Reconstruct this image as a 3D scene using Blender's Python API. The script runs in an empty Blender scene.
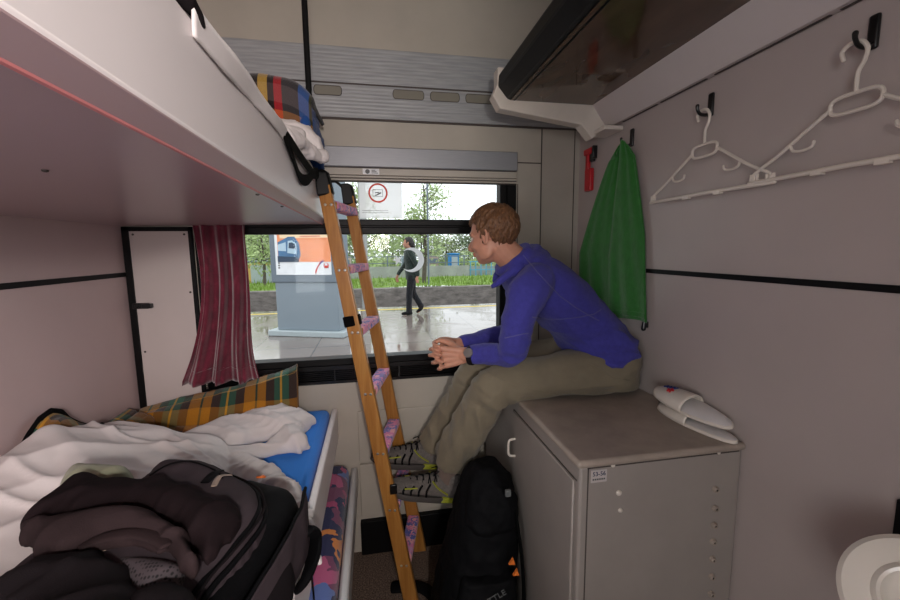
import bpy, bmesh, math, random
from math import sin, cos, pi, radians, sqrt, atan2
from mathutils import Vector, Matrix, noise
from mathutils.bvhtree import BVHTree

random.seed(7)
V = Vector
scene = bpy.context.scene
COL = scene.collection

# ------------------------------------------------------------------ camera
FPX = 406.0
EYE = V((0.0, 0.0, 1.5))
YAW, PITCH, ROLL = radians(10.55), radians(7.08), radians(-0.59)
_f = V((sin(YAW) * cos(PITCH), cos(YAW) * cos(PITCH), -sin(PITCH)))
_r = V((cos(YAW), -sin(YAW), 0))
_u = _r.cross(_f)
CR = _r * cos(ROLL) + _u * sin(ROLL)
CU = -_r * sin(ROLL) + _u * cos(ROLL)
CF = _f
cam_d = bpy.data.cameras.new('camera')
cam_d.sensor_width = 36.0
cam_d.lens = 36.0 * FPX / 900.0
cam_d.clip_start = 0.02
cam_d.clip_end = 300
cam = bpy.data.objects.new('camera', cam_d)
COL.objects.link(cam)
m3 = Matrix((CR, CU, -CF)).transposed()
cam.matrix_world = Matrix.Translation(EYE) @ m3.to_4x4()
scene.camera = cam
scene.view_settings.view_transform = 'Standard'
scene.view_settings.look = 'None'
scene.view_settings.gamma = 1.0
scene.view_settings.use_curve_mapping = False


def at(u, v, y):
    """the point of the place that lies at depth y on the sight line of picture point (u, v)"""
    d = CR * ((u - 450) / FPX) + CU * ((300 - v) / FPX) + CF
    return EYE + d * (y / d.y)


def atx(u, v, x):
    d = CR * ((u - 450) / FPX) + CU * ((300 - v) / FPX) + CF
    return EYE + d * (x / d.x)


def atz(u, v, z):
    d = CR * ((u - 450) / FPX) + CU * ((300 - v) / FPX) + CF
    return EYE + d * ((z - 1.5) / d.z)


# ------------------------------------------------------------------ colour / materials
def s2l(c):
    c /= 255.0
    return c / 12.92 if c <= 0.04045 else ((c + 0.055) / 1.055) ** 2.4


def rgb(r, g, b):
    return (s2l(r), s2l(g), s2l(b), 1.0)


class NT:
    def __init__(self, name):
        self.m = bpy.data.materials.new(name)
        self.m.use_nodes = True
        self.t = self.m.node_tree
        self.bsdf = self.t.nodes['Principled BSDF']

    def n(self, typ, **kw):
        nd = self.t.nodes.new(typ)
        for k, v in kw.items():
            setattr(nd, k, v)
        return nd

    def l(self, a, b):
        self.t.links.new(a, b)

    def math(self, op, a, b=None, c=None):
        nd = self.n('ShaderNodeMath', operation=op)
        for i, x in enumerate((a, b, c)):
            if x is None:
                continue
            if isinstance(x, (int, float)):
                nd.inputs[i].default_value = x
            else:
                self.l(x, nd.inputs[i])
        return nd.outputs[0]

    def coord(self, kind='Object', scale=(1, 1, 1), rot=(0, 0, 0)):
        tc = self.n('ShaderNodeTexCoord')
        mp = self.n('ShaderNodeMapping')
        mp.inputs['Scale'].default_value = scale
        mp.inputs['Rotation'].default_value = rot
        self.l(tc.outputs[kind], mp.inputs['Vector'])
        return mp.outputs[0]

    def ramp(self, fac, stops, const=False):
        r = self.n('ShaderNodeValToRGB')
        if const:
            r.color_ramp.interpolation = 'CONSTANT'
        el = r.color_ramp.elements
        while len(el) < len(stops):
            el.new(0.5)
        for e, (p, c) in zip(el, stops):
            e.position = p
            e.color = c
        if fac is not None:
            self.l(fac, r.inputs[0])
        return r.outputs[0]

    def noise(self, vec, scale, detail=3, rough=0.5, dist=0.0):
        nd = self.n('ShaderNodeTexNoise')
        nd.inputs['Scale'].default_value = scale
        nd.inputs['Detail'].default_value = detail
        nd.inputs['Roughness'].default_value = rough
        nd.inputs['Distortion'].default_value = dist
        if vec is not None:
            self.l(vec, nd.inputs['Vector'])
        return nd.outputs[0]

    def mix(self, fac, a, b, blend='MIX'):
        nd = self.n('ShaderNodeMix', data_type='RGBA', blend_type=blend)
        for idx, x in ((0, fac), (6, a), (7, b)):
            if isinstance(x, (int, float)):
                nd.inputs[idx].default_value = x
            elif isinstance(x, tuple):
                nd.inputs[idx].default_value = x
            else:
                self.l(x, nd.inputs[idx])
        return nd.outputs[2]

    def bump(self, h, strength=0.3, dist=0.01):
        b = self.n('ShaderNodeBump')
        b.inputs['Strength'].default_value = strength
        b.inputs['Distance'].default_value = dist
        self.l(h, b.inputs['Height'])
        self.l(b.outputs[0], self.bsdf.inputs['Normal'])

    def set(self, color=None, rough=0.5, metal=0.0, spec=0.5, sheen=0.0):
        b = self.bsdf.inputs
        if color is not None:
            if isinstance(color, tuple):
                b['Base Color'].default_value = color
            else:
                self.l(color, b['Base Color'])
        b['Roughness'].default_value = rough
        b['Metallic'].default_value = metal
        b['Specular IOR Level'].default_value = spec
        if sheen:
            b['Sheen Weight'].default_value = sheen
            b['Sheen Roughness'].default_value = 0.5
        return self.m


def plain(name, col, rough=0.5, metal=0.0, var=0.06, scale=9.0, bump=0.0, bscale=200.0, spec=0.5, sheen=0.0, stretch=(1, 1, 1)):
    k = NT(name)
    co = k.coord('Object', stretch)
    nz = k.noise(co, scale, 4, 0.6)
    lo = tuple(max(0, x * (1 - var)) for x in col[:3]) + (1,)
    hi = tuple(min(1, x * (1 + var)) for x in col[:3]) + (1,)
    c = k.ramp(nz, [(0.3, lo), (0.7, hi)])
    if bump:
        k.bump(k.noise(co, bscale, 2), bump, 0.004)
    return k.set(c, rough, metal, spec, sheen)


M = {}
M['cream'] = plain('cream_laminate', rgb(174, 167, 155), 0.42, var=0.05, scale=5, bump=0.03, bscale=60)
M['white_lam'] = plain('white_laminate', rgb(196, 186, 182), 0.38, var=0.035, scale=4, bump=0.02, bscale=40)
M['wall_right'] = plain('warm_white_laminate', rgb(174, 162, 157), 0.40, var=0.03, scale=4, bump=0.02, bscale=40)
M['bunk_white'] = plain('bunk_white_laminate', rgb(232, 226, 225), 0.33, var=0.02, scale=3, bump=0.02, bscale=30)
M['wall_left'] = plain('pinkish_white_laminate', rgb(190, 169, 168), 0.40, var=0.03, scale=4, bump=0.02, bscale=40)
M['cab'] = plain('cabinet_laminate', rgb(154, 145, 138), 0.40, var=0.05, scale=7, bump=0.02, bscale=60)
M['cab_top'] = plain('worn_cabinet_top', rgb(162, 148, 136), 0.42, var=0.12, scale=14, bump=0.05, bscale=90)
M['black'] = plain('black_rubber', rgb(10, 10, 11), 0.5, var=0.15, scale=30, spec=0.2)
M['black_gloss'] = plain('black_plastic', rgb(10, 10, 12), 0.28, var=0.1, scale=20)
M['seam'] = plain('dark_joint', rgb(70, 62, 58), 0.7, var=0.1)
M['white_plastic'] = plain('white_plastic', rgb(214, 204, 192), 0.30, var=0.03, scale=20)
M['ivory'] = plain('ivory_ceramic', rgb(226, 218, 206), 0.22, var=0.02, scale=6)
M['steel'] = plain('steel', rgb(190, 190, 188), 0.3, 0.9, var=0.05, scale=40)
M['bunk_under_shade'] = plain('bunk_laminate_shaded', rgb(172, 148, 150), 0.30, var=0.02, scale=3, bump=0.02, bscale=30)  # bunk laminate made darker and pinker, for the shade under the bunk
M['slot'] = plain('slot_plastic', rgb(122, 118, 106), 0.5, var=0.05)
M['red'] = plain('red_plastic', rgb(186, 24, 34), 0.35, var=0.08, scale=30)
M['rail_white'] = plain('painted_rail', rgb(196, 196, 196), 0.35, 0.2, var=0.04, scale=10)


def alu_mat():
    k = NT('ridged_aluminium')
    co = k.coord('Object')
    sep = k.n('ShaderNodeSeparateXYZ')
    k.l(co, sep.inputs[0])
    w = k.math('SINE', k.math('MULTIPLY', sep.outputs[2], 2 * pi / 0.0155))
    nz = k.noise(k.coord('Object', (1, 1, 14)), 9, 3)
    c = k.ramp(nz, [(0.3, rgb(146, 148, 150)), (0.7, rgb(166, 168, 169))])
    k.bump(w, 0.22, 0.0012)
    return k.set(c, 0.40, 0.12)


M['alu'] = alu_mat()
M['alu_plain'] = plain('brushed_aluminium', rgb(150, 152, 156), 0.42, 0.35, var=0.05, scale=20, stretch=(1, 1, 20))


def wood_mat():
    k = NT('ladder_oak')
    co = k.coord('Object', (26, 26, 1.6))
    nz = k.noise(co, 2.0, 5, 0.6, 0.6)
    fine = k.noise(k.coord('Object', (160, 160, 5)), 2.0, 3)
    c = k.ramp(nz, [(0.25, rgb(146, 96, 42)), (0.5, rgb(172, 120, 58)), (0.75, rgb(190, 142, 78))])
    c = k.mix(k.math('MULTIPLY', fine, 0.5), c, rgb(120, 70, 24))
    k.bump(fine, 0.15, 0.003)
    return k.set(c, 0.35)


M['wood'] = wood_mat()


def cloth_mat(name, col, var=0.12, rough=0.85, weave=900, bump=0.25, sheen=0.15, scale=10, spec=0.25):
    k = NT(name)
    co = k.coord('Object')
    nz = k.noise(co, scale, 5, 0.65)
    lo = tuple(x * (1 - var) for x in col[:3]) + (1,)
    hi = tuple(min(1, x * (1 + var)) for x in col[:3]) + (1,)
    c = k.ramp(nz, [(0.3, lo), (0.7, hi)])
    h = k.math('ADD', k.noise(co, weave, 2), k.math('MULTIPLY', k.noise(co, 45, 4), 0.8))
    k.bump(h, bump, 0.004)
    return k.set(c, rough, 0, spec, sheen)


M['sheet'] = cloth_mat('white_cotton', rgb(214, 208, 206), 0.04, bump=0.15)
M['blue_sheet'] = cloth_mat('blue_cotton', rgb(0, 124, 224), 0.05, bump=0.15)
M['towel'] = cloth_mat('green_terry', rgb(42, 112, 40), 0.18, 0.95, 420, 0.8, 0.3, 40)
M['shirt'] = cloth_mat('blue_violet_jersey', rgb(62, 60, 142), 0.14, 0.9, 900, 0.3, 0.1, 60)
M['shirt_seam'] = cloth_mat('grey_seam', rgb(86, 84, 142), 0.05)
M['trousers'] = cloth_mat('khaki_ripstop', rgb(118, 108, 90), 0.08, 0.85, 700, 0.2, 0.1, 12)
M['sock'] = cloth_mat('grey_brown_sock', rgb(108, 92, 84), 0.1)
M['bag_black'] = cloth_mat('black_nylon', rgb(13, 13, 15), 0.15, 0.7, 700, 0.3, 0.0, 10, 0.08)
M['bag_grey'] = cloth_mat('charcoal_nylon', rgb(66, 58, 62), 0.10, 0.75, 800, 0.3, 0.0, 10, 0.08)
M['bag_dark'] = cloth_mat('dark_nylon', rgb(27, 23, 25), 0.12, 0.75, 800, 0.3, 0.0, 10, 0.08)
M['jacket'] = cloth_mat('dark_brown_fleece', rgb(31, 23, 25), 0.10, 0.9, 500, 0.3, 0.0, 10, 0.08)
M['jacket_edge'] = cloth_mat('brown_lining', rgb(47, 37, 38), 0.10, 0.9, 500, 0.3, 0.0, 10, 0.08)
M['olive'] = cloth_mat('pale_olive_cotton', rgb(150, 152, 128), 0.08)
M['web'] = cloth_mat('black_webbing', rgb(10, 10, 10), 0.1, 0.9, 500, 0.4, 0.0, 10, 0.08)
M['navy'] = cloth_mat('blue_lining', rgb(28, 70, 132), 0.15)
M['orange'] = plain('orange_tag', rgb(214, 110, 38), 0.6)
M['tan'] = cloth_mat('tan_webbing', rgb(150, 132, 118), 0.08)


def mesh_pocket():
    k = NT('mesh_pocket')
    v = k.n('ShaderNodeTexVoronoi')
    v.inputs['Scale'].default_value = 190
    v.inputs['Randomness'].default_value = 0.15
    k.l(k.coord('Object', (1, 0.7, 1)), v.inputs['Vector'])
    c = k.ramp(v.outputs['Distance'], [(0.30, rgb(24, 22, 24)), (0.42, rgb(72, 64, 68))])
    return k.set(c, 0.8)


M['mesh'] = mesh_pocket()


def curtain_mat():
    k = NT('crimson_velvet')
    nz = k.noise(k.coord('Object', (7, 7, 5)), 2.6, 5, 0.65, 0.6)
    c = k.ramp(nz, [(0.32, rgb(78, 14, 33)), (0.55, rgb(106, 26, 48)), (0.80, rgb(138, 52, 74))])
    k.bump(k.noise(k.coord('Object'), 500, 2), 0.3, 0.003)
    return k.set(c, 0.75, 0, 0.3, 0.5)


M['curtain'] = curtain_mat()


def plaid(name, warp, weft, nu, nv, fac=0.42):
    """woven checks: warp colours along U, weft colours along V, half and half"""
    k = NT(name)
    uv = k.n('ShaderNodeUVMap')
    sep = k.n('ShaderNodeSeparateXYZ')
    k.l(uv.outputs[0], sep.inputs[0])
    a = k.ramp(k.math('FRACT', k.math('MULTIPLY', sep.outputs[0], nu)), warp, True)
    b = k.ramp(k.math('FRACT', k.math('MULTIPLY', sep.outputs[1], nv)), weft, True)
    c = k.mix(fac, a, b)
    fuzz = k.noise(k.coord('Object'), 260, 3, 0.7)
    c = k.mix(k.math('MULTIPLY', fuzz, 0.45), c, rgb(60, 48, 36))
    k.bump(fuzz, 0.5, 0.004)
    return k.set(c, 0.95, 0, 0.2, 0.3)


OCH, BRN, GRN, DGR, YEL = rgb(190, 126, 24), rgb(48, 36, 34), rgb(30, 104, 84), rgb(12, 70, 56), rgb(224, 170, 50)
M['plaid_green'] = plaid('ochre_green_plaid',
    [(0, OCH), (0.20, DGR), (0.24, OCH), (0.40, BRN), (0.56, GRN), (0.67, YEL), (0.71, GRN), (0.84, BRN)],
    [(0, OCH), (0.45, BRN), (0.60, GRN), (0.72, YEL), (0.77, BRN)], 3.0, 1.6)
M['plaid_dark'] = plaid('dark_striped_plaid',
    [(0, rgb(34, 30, 32)), (0.735, rgb(236, 190, 80)), (0.785, rgb(30, 20, 24)), (0.815, rgb(216, 34, 52)), (0.855, rgb(70, 70, 76)), (0.935, rgb(60, 112, 190)), (0.985, rgb(60, 70, 40))],
    [(0, rgb(48, 44, 48)), (0.50, rgb(12, 12, 16)), (0.555, rgb(90, 80, 80)), (0.665, rgb(10, 10, 14)), (0.71, rgb(170, 110, 40)), (0.77, rgb(8, 8, 12)), (0.82, rgb(130, 26, 30)), (0.87, rgb(10, 10, 16))], 1.0, 1.0, 0.5)


def shards(name, stops, scale, seedv=0.0):
    k = NT(name)
    co = k.coord('Object', (1, 1, 1), (0.4, 0.2, 0.6))
    nz = k.n('ShaderNodeTexNoise')
    nz.inputs['Scale'].default_value = scale * 0.8
    k.l(co, nz.inputs['Vector'])
    add = k.mix(0.12, co, nz.outputs['Color'])
    v = k.n('ShaderNodeTexVoronoi')
    v.distance = 'MANHATTAN'
    v.inputs['Scale'].default_value = scale
    k.l(add, v.inputs['Vector'])
    sep = k.n('ShaderNodeSeparateColor')
    k.l(v.outputs['Color'], sep.inputs[0])
    c = k.ramp(sep.outputs[0], stops, True)
    k.bump(k.noise(k.coord('Object'), 500, 2), 0.3, 0.003)
    return k.set(c, 0.9, 0, 0.2, 0.2)


M['seat_pat'] = shards('patterned_seat_moquette', [(0, rgb(30, 38, 84)), (0.2, rgb(176, 72, 118)), (0.48, rgb(122, 66, 100)), (0.62, rgb(222, 140, 70)), (0.70, rgb(96, 120, 184)), (0.80, rgb(190, 92, 136))], 14)
M['pad_pat'] = shards('patterned_rung_pad', [(0, rgb(126, 112, 170)), (0.22, rgb(222, 130, 170)), (0.5, rgb(206, 150, 190)), (0.66, rgb(96, 100, 176)), (0.78, rgb(236, 168, 172))], 40)


def carpet():
    k = NT('speckled_brown_carpet')
    co = k.coord('Object')
    v = k.noise(co, 160, 3, 0.8)
    c = k.ramp(v, [(0.35, rgb(64, 52, 46)), (0.5, rgb(104, 88, 78)), (0.62, rgb(140, 122, 108))])
    k.bump(v, 0.8, 0.006)
    return k.set(c, 0.98, 0, 0.1)


M['carpet'] = carpet()


def brown_panel():
    k = NT('brown_glossy_laminate')
    nz = k.noise(k.coord('Object', (3, 1.2, 1)), 3, 3, 0.5, 1.0)
    c = k.ramp(nz, [(0.3, rgb(78, 61, 48)), (0.7, rgb(98, 78, 61))])
    return k.set(c, 0.06)


M['brown'] = brown_panel()


def glass_mat():
    k = NT('window_glass')
    t = k.t
    out = [n for n in t.nodes if n.type == 'OUTPUT_MATERIAL'][0]
    tr = k.n('ShaderNodeBsdfTransparent')
    tr.inputs[0].default_value = (0.97, 0.985, 0.985, 1)
    gl = k.n('ShaderNodeBsdfGlossy')
    gl.inputs['Roughness'].default_value = 0.0
    lw = k.n('ShaderNodeLayerWeight')
    fac = k.math('ADD', k.math('MULTIPLY', k.math('POWER', lw.outputs['Facing'], 4.0), 0.35), 0.008)
    mx = k.n('ShaderNodeMixShader')
    k.l(fac, mx.inputs[0])
    k.l(tr.outputs[0], mx.inputs[1])
    k.l(gl.outputs[0], mx.inputs[2])
    k.l(mx.outputs[0], out.inputs[0])
    return k.m


M['glass'] = glass_mat()


def film(name, col, alpha):
    k = NT(name)
    k.set(col, 0.6)
    k.bsdf.inputs['Alpha'].default_value = alpha
    return k.m


def film_mat():
    k = NT('translucent_white_film')
    out = [n for n in k.t.nodes if n.type == 'OUTPUT_MATERIAL'][0]
    k.set((0.9, 0.9, 0.9, 1), 0.6)
    tl = k.n('ShaderNodeBsdfTranslucent'); tl.inputs[0].default_value = (0.95, 0.95, 0.95, 1)
    tp = k.n('ShaderNodeBsdfTransparent')
    m1 = k.n('ShaderNodeMixShader'); m1.inputs[0].default_value = 0.75
    k.l(k.bsdf.outputs[0], m1.inputs[1]); k.l(tl.outputs[0], m1.inputs[2])
    m2 = k.n('ShaderNodeMixShader'); m2.inputs[0].default_value = 0.45
    k.l(m1.outputs[0], m2.inputs[1]); k.l(tp.outputs[0], m2.inputs[2]); k.l(m2.outputs[0], out.inputs[0])
    return k.m


M['film_white'] = film_mat()


def decal_mat():
    k = NT('white_decal_film')
    out = [n for n in k.t.nodes if n.type == 'OUTPUT_MATERIAL'][0]
    k.set((0.88, 0.90, 0.91, 1), 0.5)
    tl = k.n('ShaderNodeBsdfTranslucent')
    tl.inputs[0].default_value = (0.85, 0.88, 0.90, 1)
    mx = k.n('ShaderNodeMixShader')
    mx.inputs[0].default_value = 0.6
    k.l(k.bsdf.outputs[0], mx.inputs[1]); k.l(tl.outputs[0], mx.inputs[2]); k.l(mx.outputs[0], out.inputs[0])
    return k.m


M['decal_film'] = decal_mat()
M['decal_white'] = plain('white_print', rgb(228, 230, 232), 0.5)
M['decal_red'] = plain('red_decal', rgb(232, 66, 44), 0.5)
M['decal_grey'] = plain('grey_decal', rgb(90, 92, 92), 0.5)


def skin_mat(name, col):
    k = NT(name)
    nz = k.noise(k.coord('Object'), 28, 4, 0.6)
    c = k.ramp(nz, [(0.3, tuple(x * 0.88 for x in col[:3]) + (1,)), (0.7, col)])
    k.bump(k.noise(k.coord('Object'), 300, 2), 0.1, 0.002)
    b = k.bsdf.inputs
    b['Subsurface Weight'].default_value = 0.12
    b['Subsurface Radius'].default_value = (0.01, 0.004, 0.002)
    b['Subsurface Scale'].default_value = 0.5
    return k.set(c, 0.5, 0, 0.4)


M['skin'] = skin_mat('skin', rgb(192, 138, 114))
M['lips'] = plain('lips', rgb(180, 100, 90), 0.5)


def hair_mat():
    k = NT('light_brown_hair')
    nz = k.noise(k.coord('Object', (70, 70, 16)), 3, 4, 0.7)
    c = k.ramp(nz, [(0.3, rgb(66, 42, 26)), (0.55, rgb(104, 70, 44)), (0.8, rgb(140, 100, 66))])
    k.bump(nz, 0.7, 0.006)
    return k.set(c, 0.5, 0, 0.4)


M['hair'] = hair_mat()

# ------------------------------------------------------------------ mesh builder
class MB:
    def __init__(self):
        self.v, self.f, self.uv = [], [], {}

    def add(self, vs, fs):
        b = len(self.v)
        self.v += [V(p) for p in vs]
        self.f += [tuple(b + i for i in q) for q in fs]
        return b

    def box(self, x0, x1, y0, y1, z0, z1, rot=None, piv=None):
        p = [V((x, y, z)) for z in (z0, z1) for y in (y0, y1) for x in (x0, x1)]
        if rot is not None:
            c = piv if piv is not None else V(((x0 + x1) / 2, (y0 + y1) / 2, (z0 + z1) / 2))
            p = [c + rot @ (q - c) for q in p]
        self.add(p, [(0, 2, 3, 1), (4, 5, 7, 6), (0, 1, 5, 4), (2, 6, 7, 3), (0, 4, 6, 2), (1, 3, 7, 5)])
        return self

    def loft(self, rings, caps=True, closed=False):
        n = len(rings[0])
        b = len(self.v)
        for r in rings:
            self.v += [V(p) for p in r]
        m = len(rings)
        for i in range(m if closed else m - 1):
            i2 = (i + 1) % m
            for j in range(n):
                j2 = (j + 1) % n
                self.f.append((b + i * n + j, b + i * n + j2, b + i2 * n + j2, b + i2 * n + j))
        if caps and not closed:
            self.f.append(tuple(b + j for j in reversed(range(n))))
            self.f.append(tuple(b + (m - 1) * n + j for j in range(n)))
        return self

    def tube(self, pts, r, n=10, closed=False, flat=None, up=None, round_caps=False, smooth=0):
        """r scalar or list; flat = (a, b) multiplies the two section axes; up fixes the first axis"""
        pts = [V(p) for p in pts]
        rr = [r] * len(pts) if isinstance(r, (int, float)) else list(r)
        if smooth:
            pts, rr = catmull(pts, rr, smooth, closed)
        m = len(pts)
        tang = []
        for i in range(m):
            if closed:
                t = pts[(i + 1) % m] - pts[i - 1]
            else:
                t = pts[min(i + 1, m - 1)] - pts[max(i - 1, 0)]
            tang.append(t.normalized() if t.length > 1e-9 else V((0, 0, 1)))
        ref = V(up) if up is not None else (V((0, 0, 1)) if abs(tang[0].z) < 0.9 else V((1, 0, 0)))
        rings = []
        a = None
        fa, fb = flat or (1, 1)
        for i in range(m):
            t = tang[i]
            src = ref if (a is None or up is not None) else a
            a = src - t * src.dot(t)
            if a.length < 1e-6:
                a = t.orthogonal()
            a.normalize()
            b = t.cross(a)
            rings.append([pts[i] + a * (cos(2 * pi * j / n) * rr[i] * fa) + b * (sin(2 * pi * j / n) * rr[i] * fb) for j in range(n)])
        if round_caps and not closed:
            def cap(i, sgn):
                out = []
                for ang in (0.5, 0.95, 1.3):
                    c = pts[i] + tang[i] * (sgn * sin(ang) * rr[i] * min(fa, fb))
                    out.append([c + (p - pts[i]) * cos(ang) for p in rings[i]])
                return out
            rings = list(reversed(cap(0, -1))) + rings + cap(m - 1, 1)
        self.loft(rings, True, closed)
        return self

    def ell(self, c, rad, rot=None, nu=16, nv=10):
        c = V(c)
        rings = []
        for i in range(1, nv):
            th = pi * i / nv
            ring = []
            for j in range(nu):
                ph = 2 * pi * j / nu
                p = V((rad[0] * sin(th) * cos(ph), rad[1] * sin(th) * sin(ph), -rad[2] * cos(th)))
                ring.append(c + (rot @ p if rot is not None else p))
            rings.append(ring)
        b = len(self.v)
        self.loft(rings, False)
        bot = V((0, 0, -rad[2])); top = V((0, 0, rad[2]))
        if rot is not None:
            bot, top = rot @ bot, rot @ top
        self.v += [c + bot, c + top]
        ib, it = len(self.v) - 2, len(self.v) - 1
        for j in range(nu):
            self.f.append((b + (j + 1) % nu, b + j, ib))
            k = b + (nv - 2) * nu
            self.f.append((k + j, k + (j + 1) % nu, it))
        return self

    def lathe(self, prof, c, rot=None, n=32):
        """prof: (radius, height) pairs around the local Z axis"""
        rings = []
        c = V(c)
        for r, h in prof:
            ring = []
            for j in range(n):
                p = V((r * cos(2 * pi * j / n), r * sin(2 * pi * j / n), h))
                ring.append(c + (rot @ p if rot is not None else p))
            rings.append(ring)
        self.loft(rings, True)
        return self

    def prism(self, poly, lo, hi):
        """poly: 3-D loop points; lo/hi offset vectors added to it for the two end caps"""
        self.loft([[V(p) + V(lo) for p in poly], [V(p) + V(hi) for p in poly]], True)
        return self

    def grid(self, nx, ny, fn, uv=True):
        b = len(self.v)
        for j in range(ny + 1):
            for i in range(nx + 1):
                s, t = i / nx, j / ny
                self.v.append(V(fn(s, t)))
                if uv:
                    self.uv[len(self.v) - 1] = (s, t)
        for j in range(ny):
            for i in range(nx):
                a = b + j * (nx + 1) + i
                self.f.append((a, a + 1, a + nx + 2, a + nx + 1))
        return self

    def mesh(self, name, off=V((0, 0, 0))):
        me = bpy.data.meshes.new(name)
        me.from_pydata([p - off for p in self.v], [], self.f)
        if self.uv:
            lay = me.uv_layers.new(name='UVMap')
            for lp in me.loops:
                lay.data[lp.index].uv = self.uv.get(lp.vertex_index, (0, 0))
        bm = bmesh.new()
        bm.from_mesh(me)
        bmesh.ops.recalc_face_normals(bm, faces=bm.faces)
        bm.to_mesh(me)
        bm.free()
        return me


def catmull(pts, rr, k, closed=False):
    n = len(pts)
    op, orr = [], []
    segs = n if closed else n - 1
    for i in range(segs):
        if closed:
            p = [pts[(i + d) % n] for d in (-1, 0, 1, 2)]; r = [rr[(i + d) % n] for d in (-1, 0, 1, 2)]
        else:
            ids = [max(i - 1, 0), i, i + 1, min(i + 2, n - 1)]
            p = [pts[q] for q in ids]; r = [rr[q] for q in ids]
        for s in range(k):
            t = s / k
            f = lambda a, b, c, d: 0.5 * ((2 * b) + (c - a) * t + (2 * a - 5 * b + 4 * c - d) * t * t + (3 * b - a - 3 * c + d) * t ** 3)
            op.append(f(*p)); orr.append(f(*r))
    if not closed:
        op.append(pts[-1]); orr.append(rr[-1])
    return op, orr


WL = {}


def link(name, me, mat, parent=None, smooth=True, bevel=0.0, seg=2, solid=0.0, sub=0, angle=35):
    o = bpy.data.objects.new(name, me)
    COL.objects.link(o)
    if mat is not None:
        me.materials.append(M[mat] if isinstance(mat, str) else mat)
    if smooth:
        for p in me.polygons:
            p.use_smooth = True
        try:
            me.set_sharp_from_angle(angle=radians(angle))
        except Exception:
            pass
    if parent is not None:
        o.parent = parent
    if solid:
        md = o.modifiers.new('solid', 'SOLIDIFY'); md.thickness = solid; md.offset = 0
    if sub:
        md = o.modifiers.new('sub', 'SUBSURF'); md.levels = sub; md.render_levels = sub
    if bevel:
        md = o.modifiers.new('bevel', 'BEVEL'); md.width = bevel; md.segments = seg; md.limit_method = 'ANGLE'; md.angle_limit = radians(35)
    return o


def obj(name, mb, mat, parent=None, **kw):
    off = WL.get(parent.name, V((0, 0, 0))) if parent is not None else V((0, 0, 0))
    o = link(name, mb.mesh(name, off), mat, parent, **kw)
    WL[o.name] = off
    return o


def fuse(mb, voxel, smooth_n=4, disp=None, name='fused', off=V((0, 0, 0))):
    """union of overlapping lofts as ONE continuous skin"""
    me = mb.mesh(name)
    o = bpy.data.objects.new('tmp_fuse', me)
    COL.objects.link(o)
    md = o.modifiers.new('r', 'REMESH'); md.mode = 'VOXEL'; md.voxel_size = voxel
    if smooth_n:
        sm = o.modifiers.new('s', 'SMOOTH'); sm.iterations = smooth_n; sm.factor = 0.5
    dg = bpy.context.evaluated_depsgraph_get()
    dg.update()
    ev = o.evaluated_get(dg)
    out = bpy.data.meshes.new_from_object(ev)
    bpy.data.objects.remove(o)
    bpy.data.meshes.remove(me)
    if disp is not None:
        nrm = [v.normal.copy() for v in out.vertices]
        for v, n in zip(out.vertices, nrm):
            d = disp(v.co, n)
            v.co += d if isinstance(d, Vector) else n * d
    if off.length:
        for v in out.vertices:
            v.co -= off
    out.name = name
    return out


def fobj(name, mb, mat, parent=None, voxel=0.006, smooth_n=4, disp=None, **kw):
    off = WL.get(parent.name, V((0, 0, 0))) if parent is not None else V((0, 0, 0))
    me = fuse(mb, voxel, smooth_n, disp, name, off)
    me.materials.clear()
    o = link(name, me, mat, parent, angle=80, **kw)
    WL[o.name] = off
    return o


def thing(name, label, cat, loc=(0, 0, 0), group=None):
    o = bpy.data.objects.new(name, None)
    o.empty_display_size = 0.1
    COL.objects.link(o)
    o.location = V(loc)
    WL[o.name] = V(loc)
    return tag(o, label, cat, group)


def tag(o, label, cat, group=None, kind=None):
    o['label'] = label
    o['category'] = cat
    if group:
        o['group'] = group
    if kind:
        o['kind'] = kind
    return o


def struct(name, mb, mat, label=None, parent=None, **kw):
    o = obj(name, mb, mat, parent, **kw)
    if parent is None:
        o['kind'] = 'structure'
        if label:
            o['label'] = label
            o['category'] = name.split('_')[0]
    return o


def fbm(p, sc, oct=4):
    return noise.fractal(V(p) * sc, 0.6, 2.0, oct)


def ridge(p, sc):
    return 1 - abs(noise.noise(V(p) * sc)) * 2


def circ(c, r, axis, n=24, a0=0.0, a1=2 * pi, closed=True):
    """points of a circle round axis (unit) at c"""
    axis = V(axis).normalized()
    a = axis.orthogonal().normalized(); b = axis.cross(a)
    k = n if closed else n - 1
    return [V(c) + a * (r * cos(a0 + (a1 - a0) * i / k)) + b * (r * sin(a0 + (a1 - a0) * i / k)) for i in range(n)]


def screw(mb, c, axis, r, h):
    axis = V(axis).normalized()
    rot = axis.to_track_quat('Z', 'Y').to_matrix()
    mb.lathe([(r * 0.98, 0), (r, h * 0.4), (r * 0.8, h * 0.8), (r * 0.4, h)], c, rot, 12)


def text_mesh(s, size, mat_pos, ux, uy, depth=0.0008):
    """flat lettering as a mesh: ux/uy are the reading and the up direction in the place"""
    cu = bpy.data.curves.new('t', 'FONT')
    cu.body = s; cu.size = size; cu.align_x = 'CENTER'; cu.align_y = 'CENTER'; cu.extrude = depth
    o = bpy.data.objects.new('t', cu)
    COL.objects.link(o)
    dg = bpy.context.evaluated_depsgraph_get(); dg.update()
    me = bpy.data.meshes.new_from_object(o.evaluated_get(dg))
    bpy.data.objects.remove(o)
    ux, uy = V(ux).normalized(), V(uy).normalized(); uz = ux.cross(uy)
    mb = MB()
    mb.add([V(mat_pos) + ux * v.co.x + uy * v.co.y + uz * v.co.z for v in me.vertices], [tuple(p.vertices) for p in me.polygons])
    return mb

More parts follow.
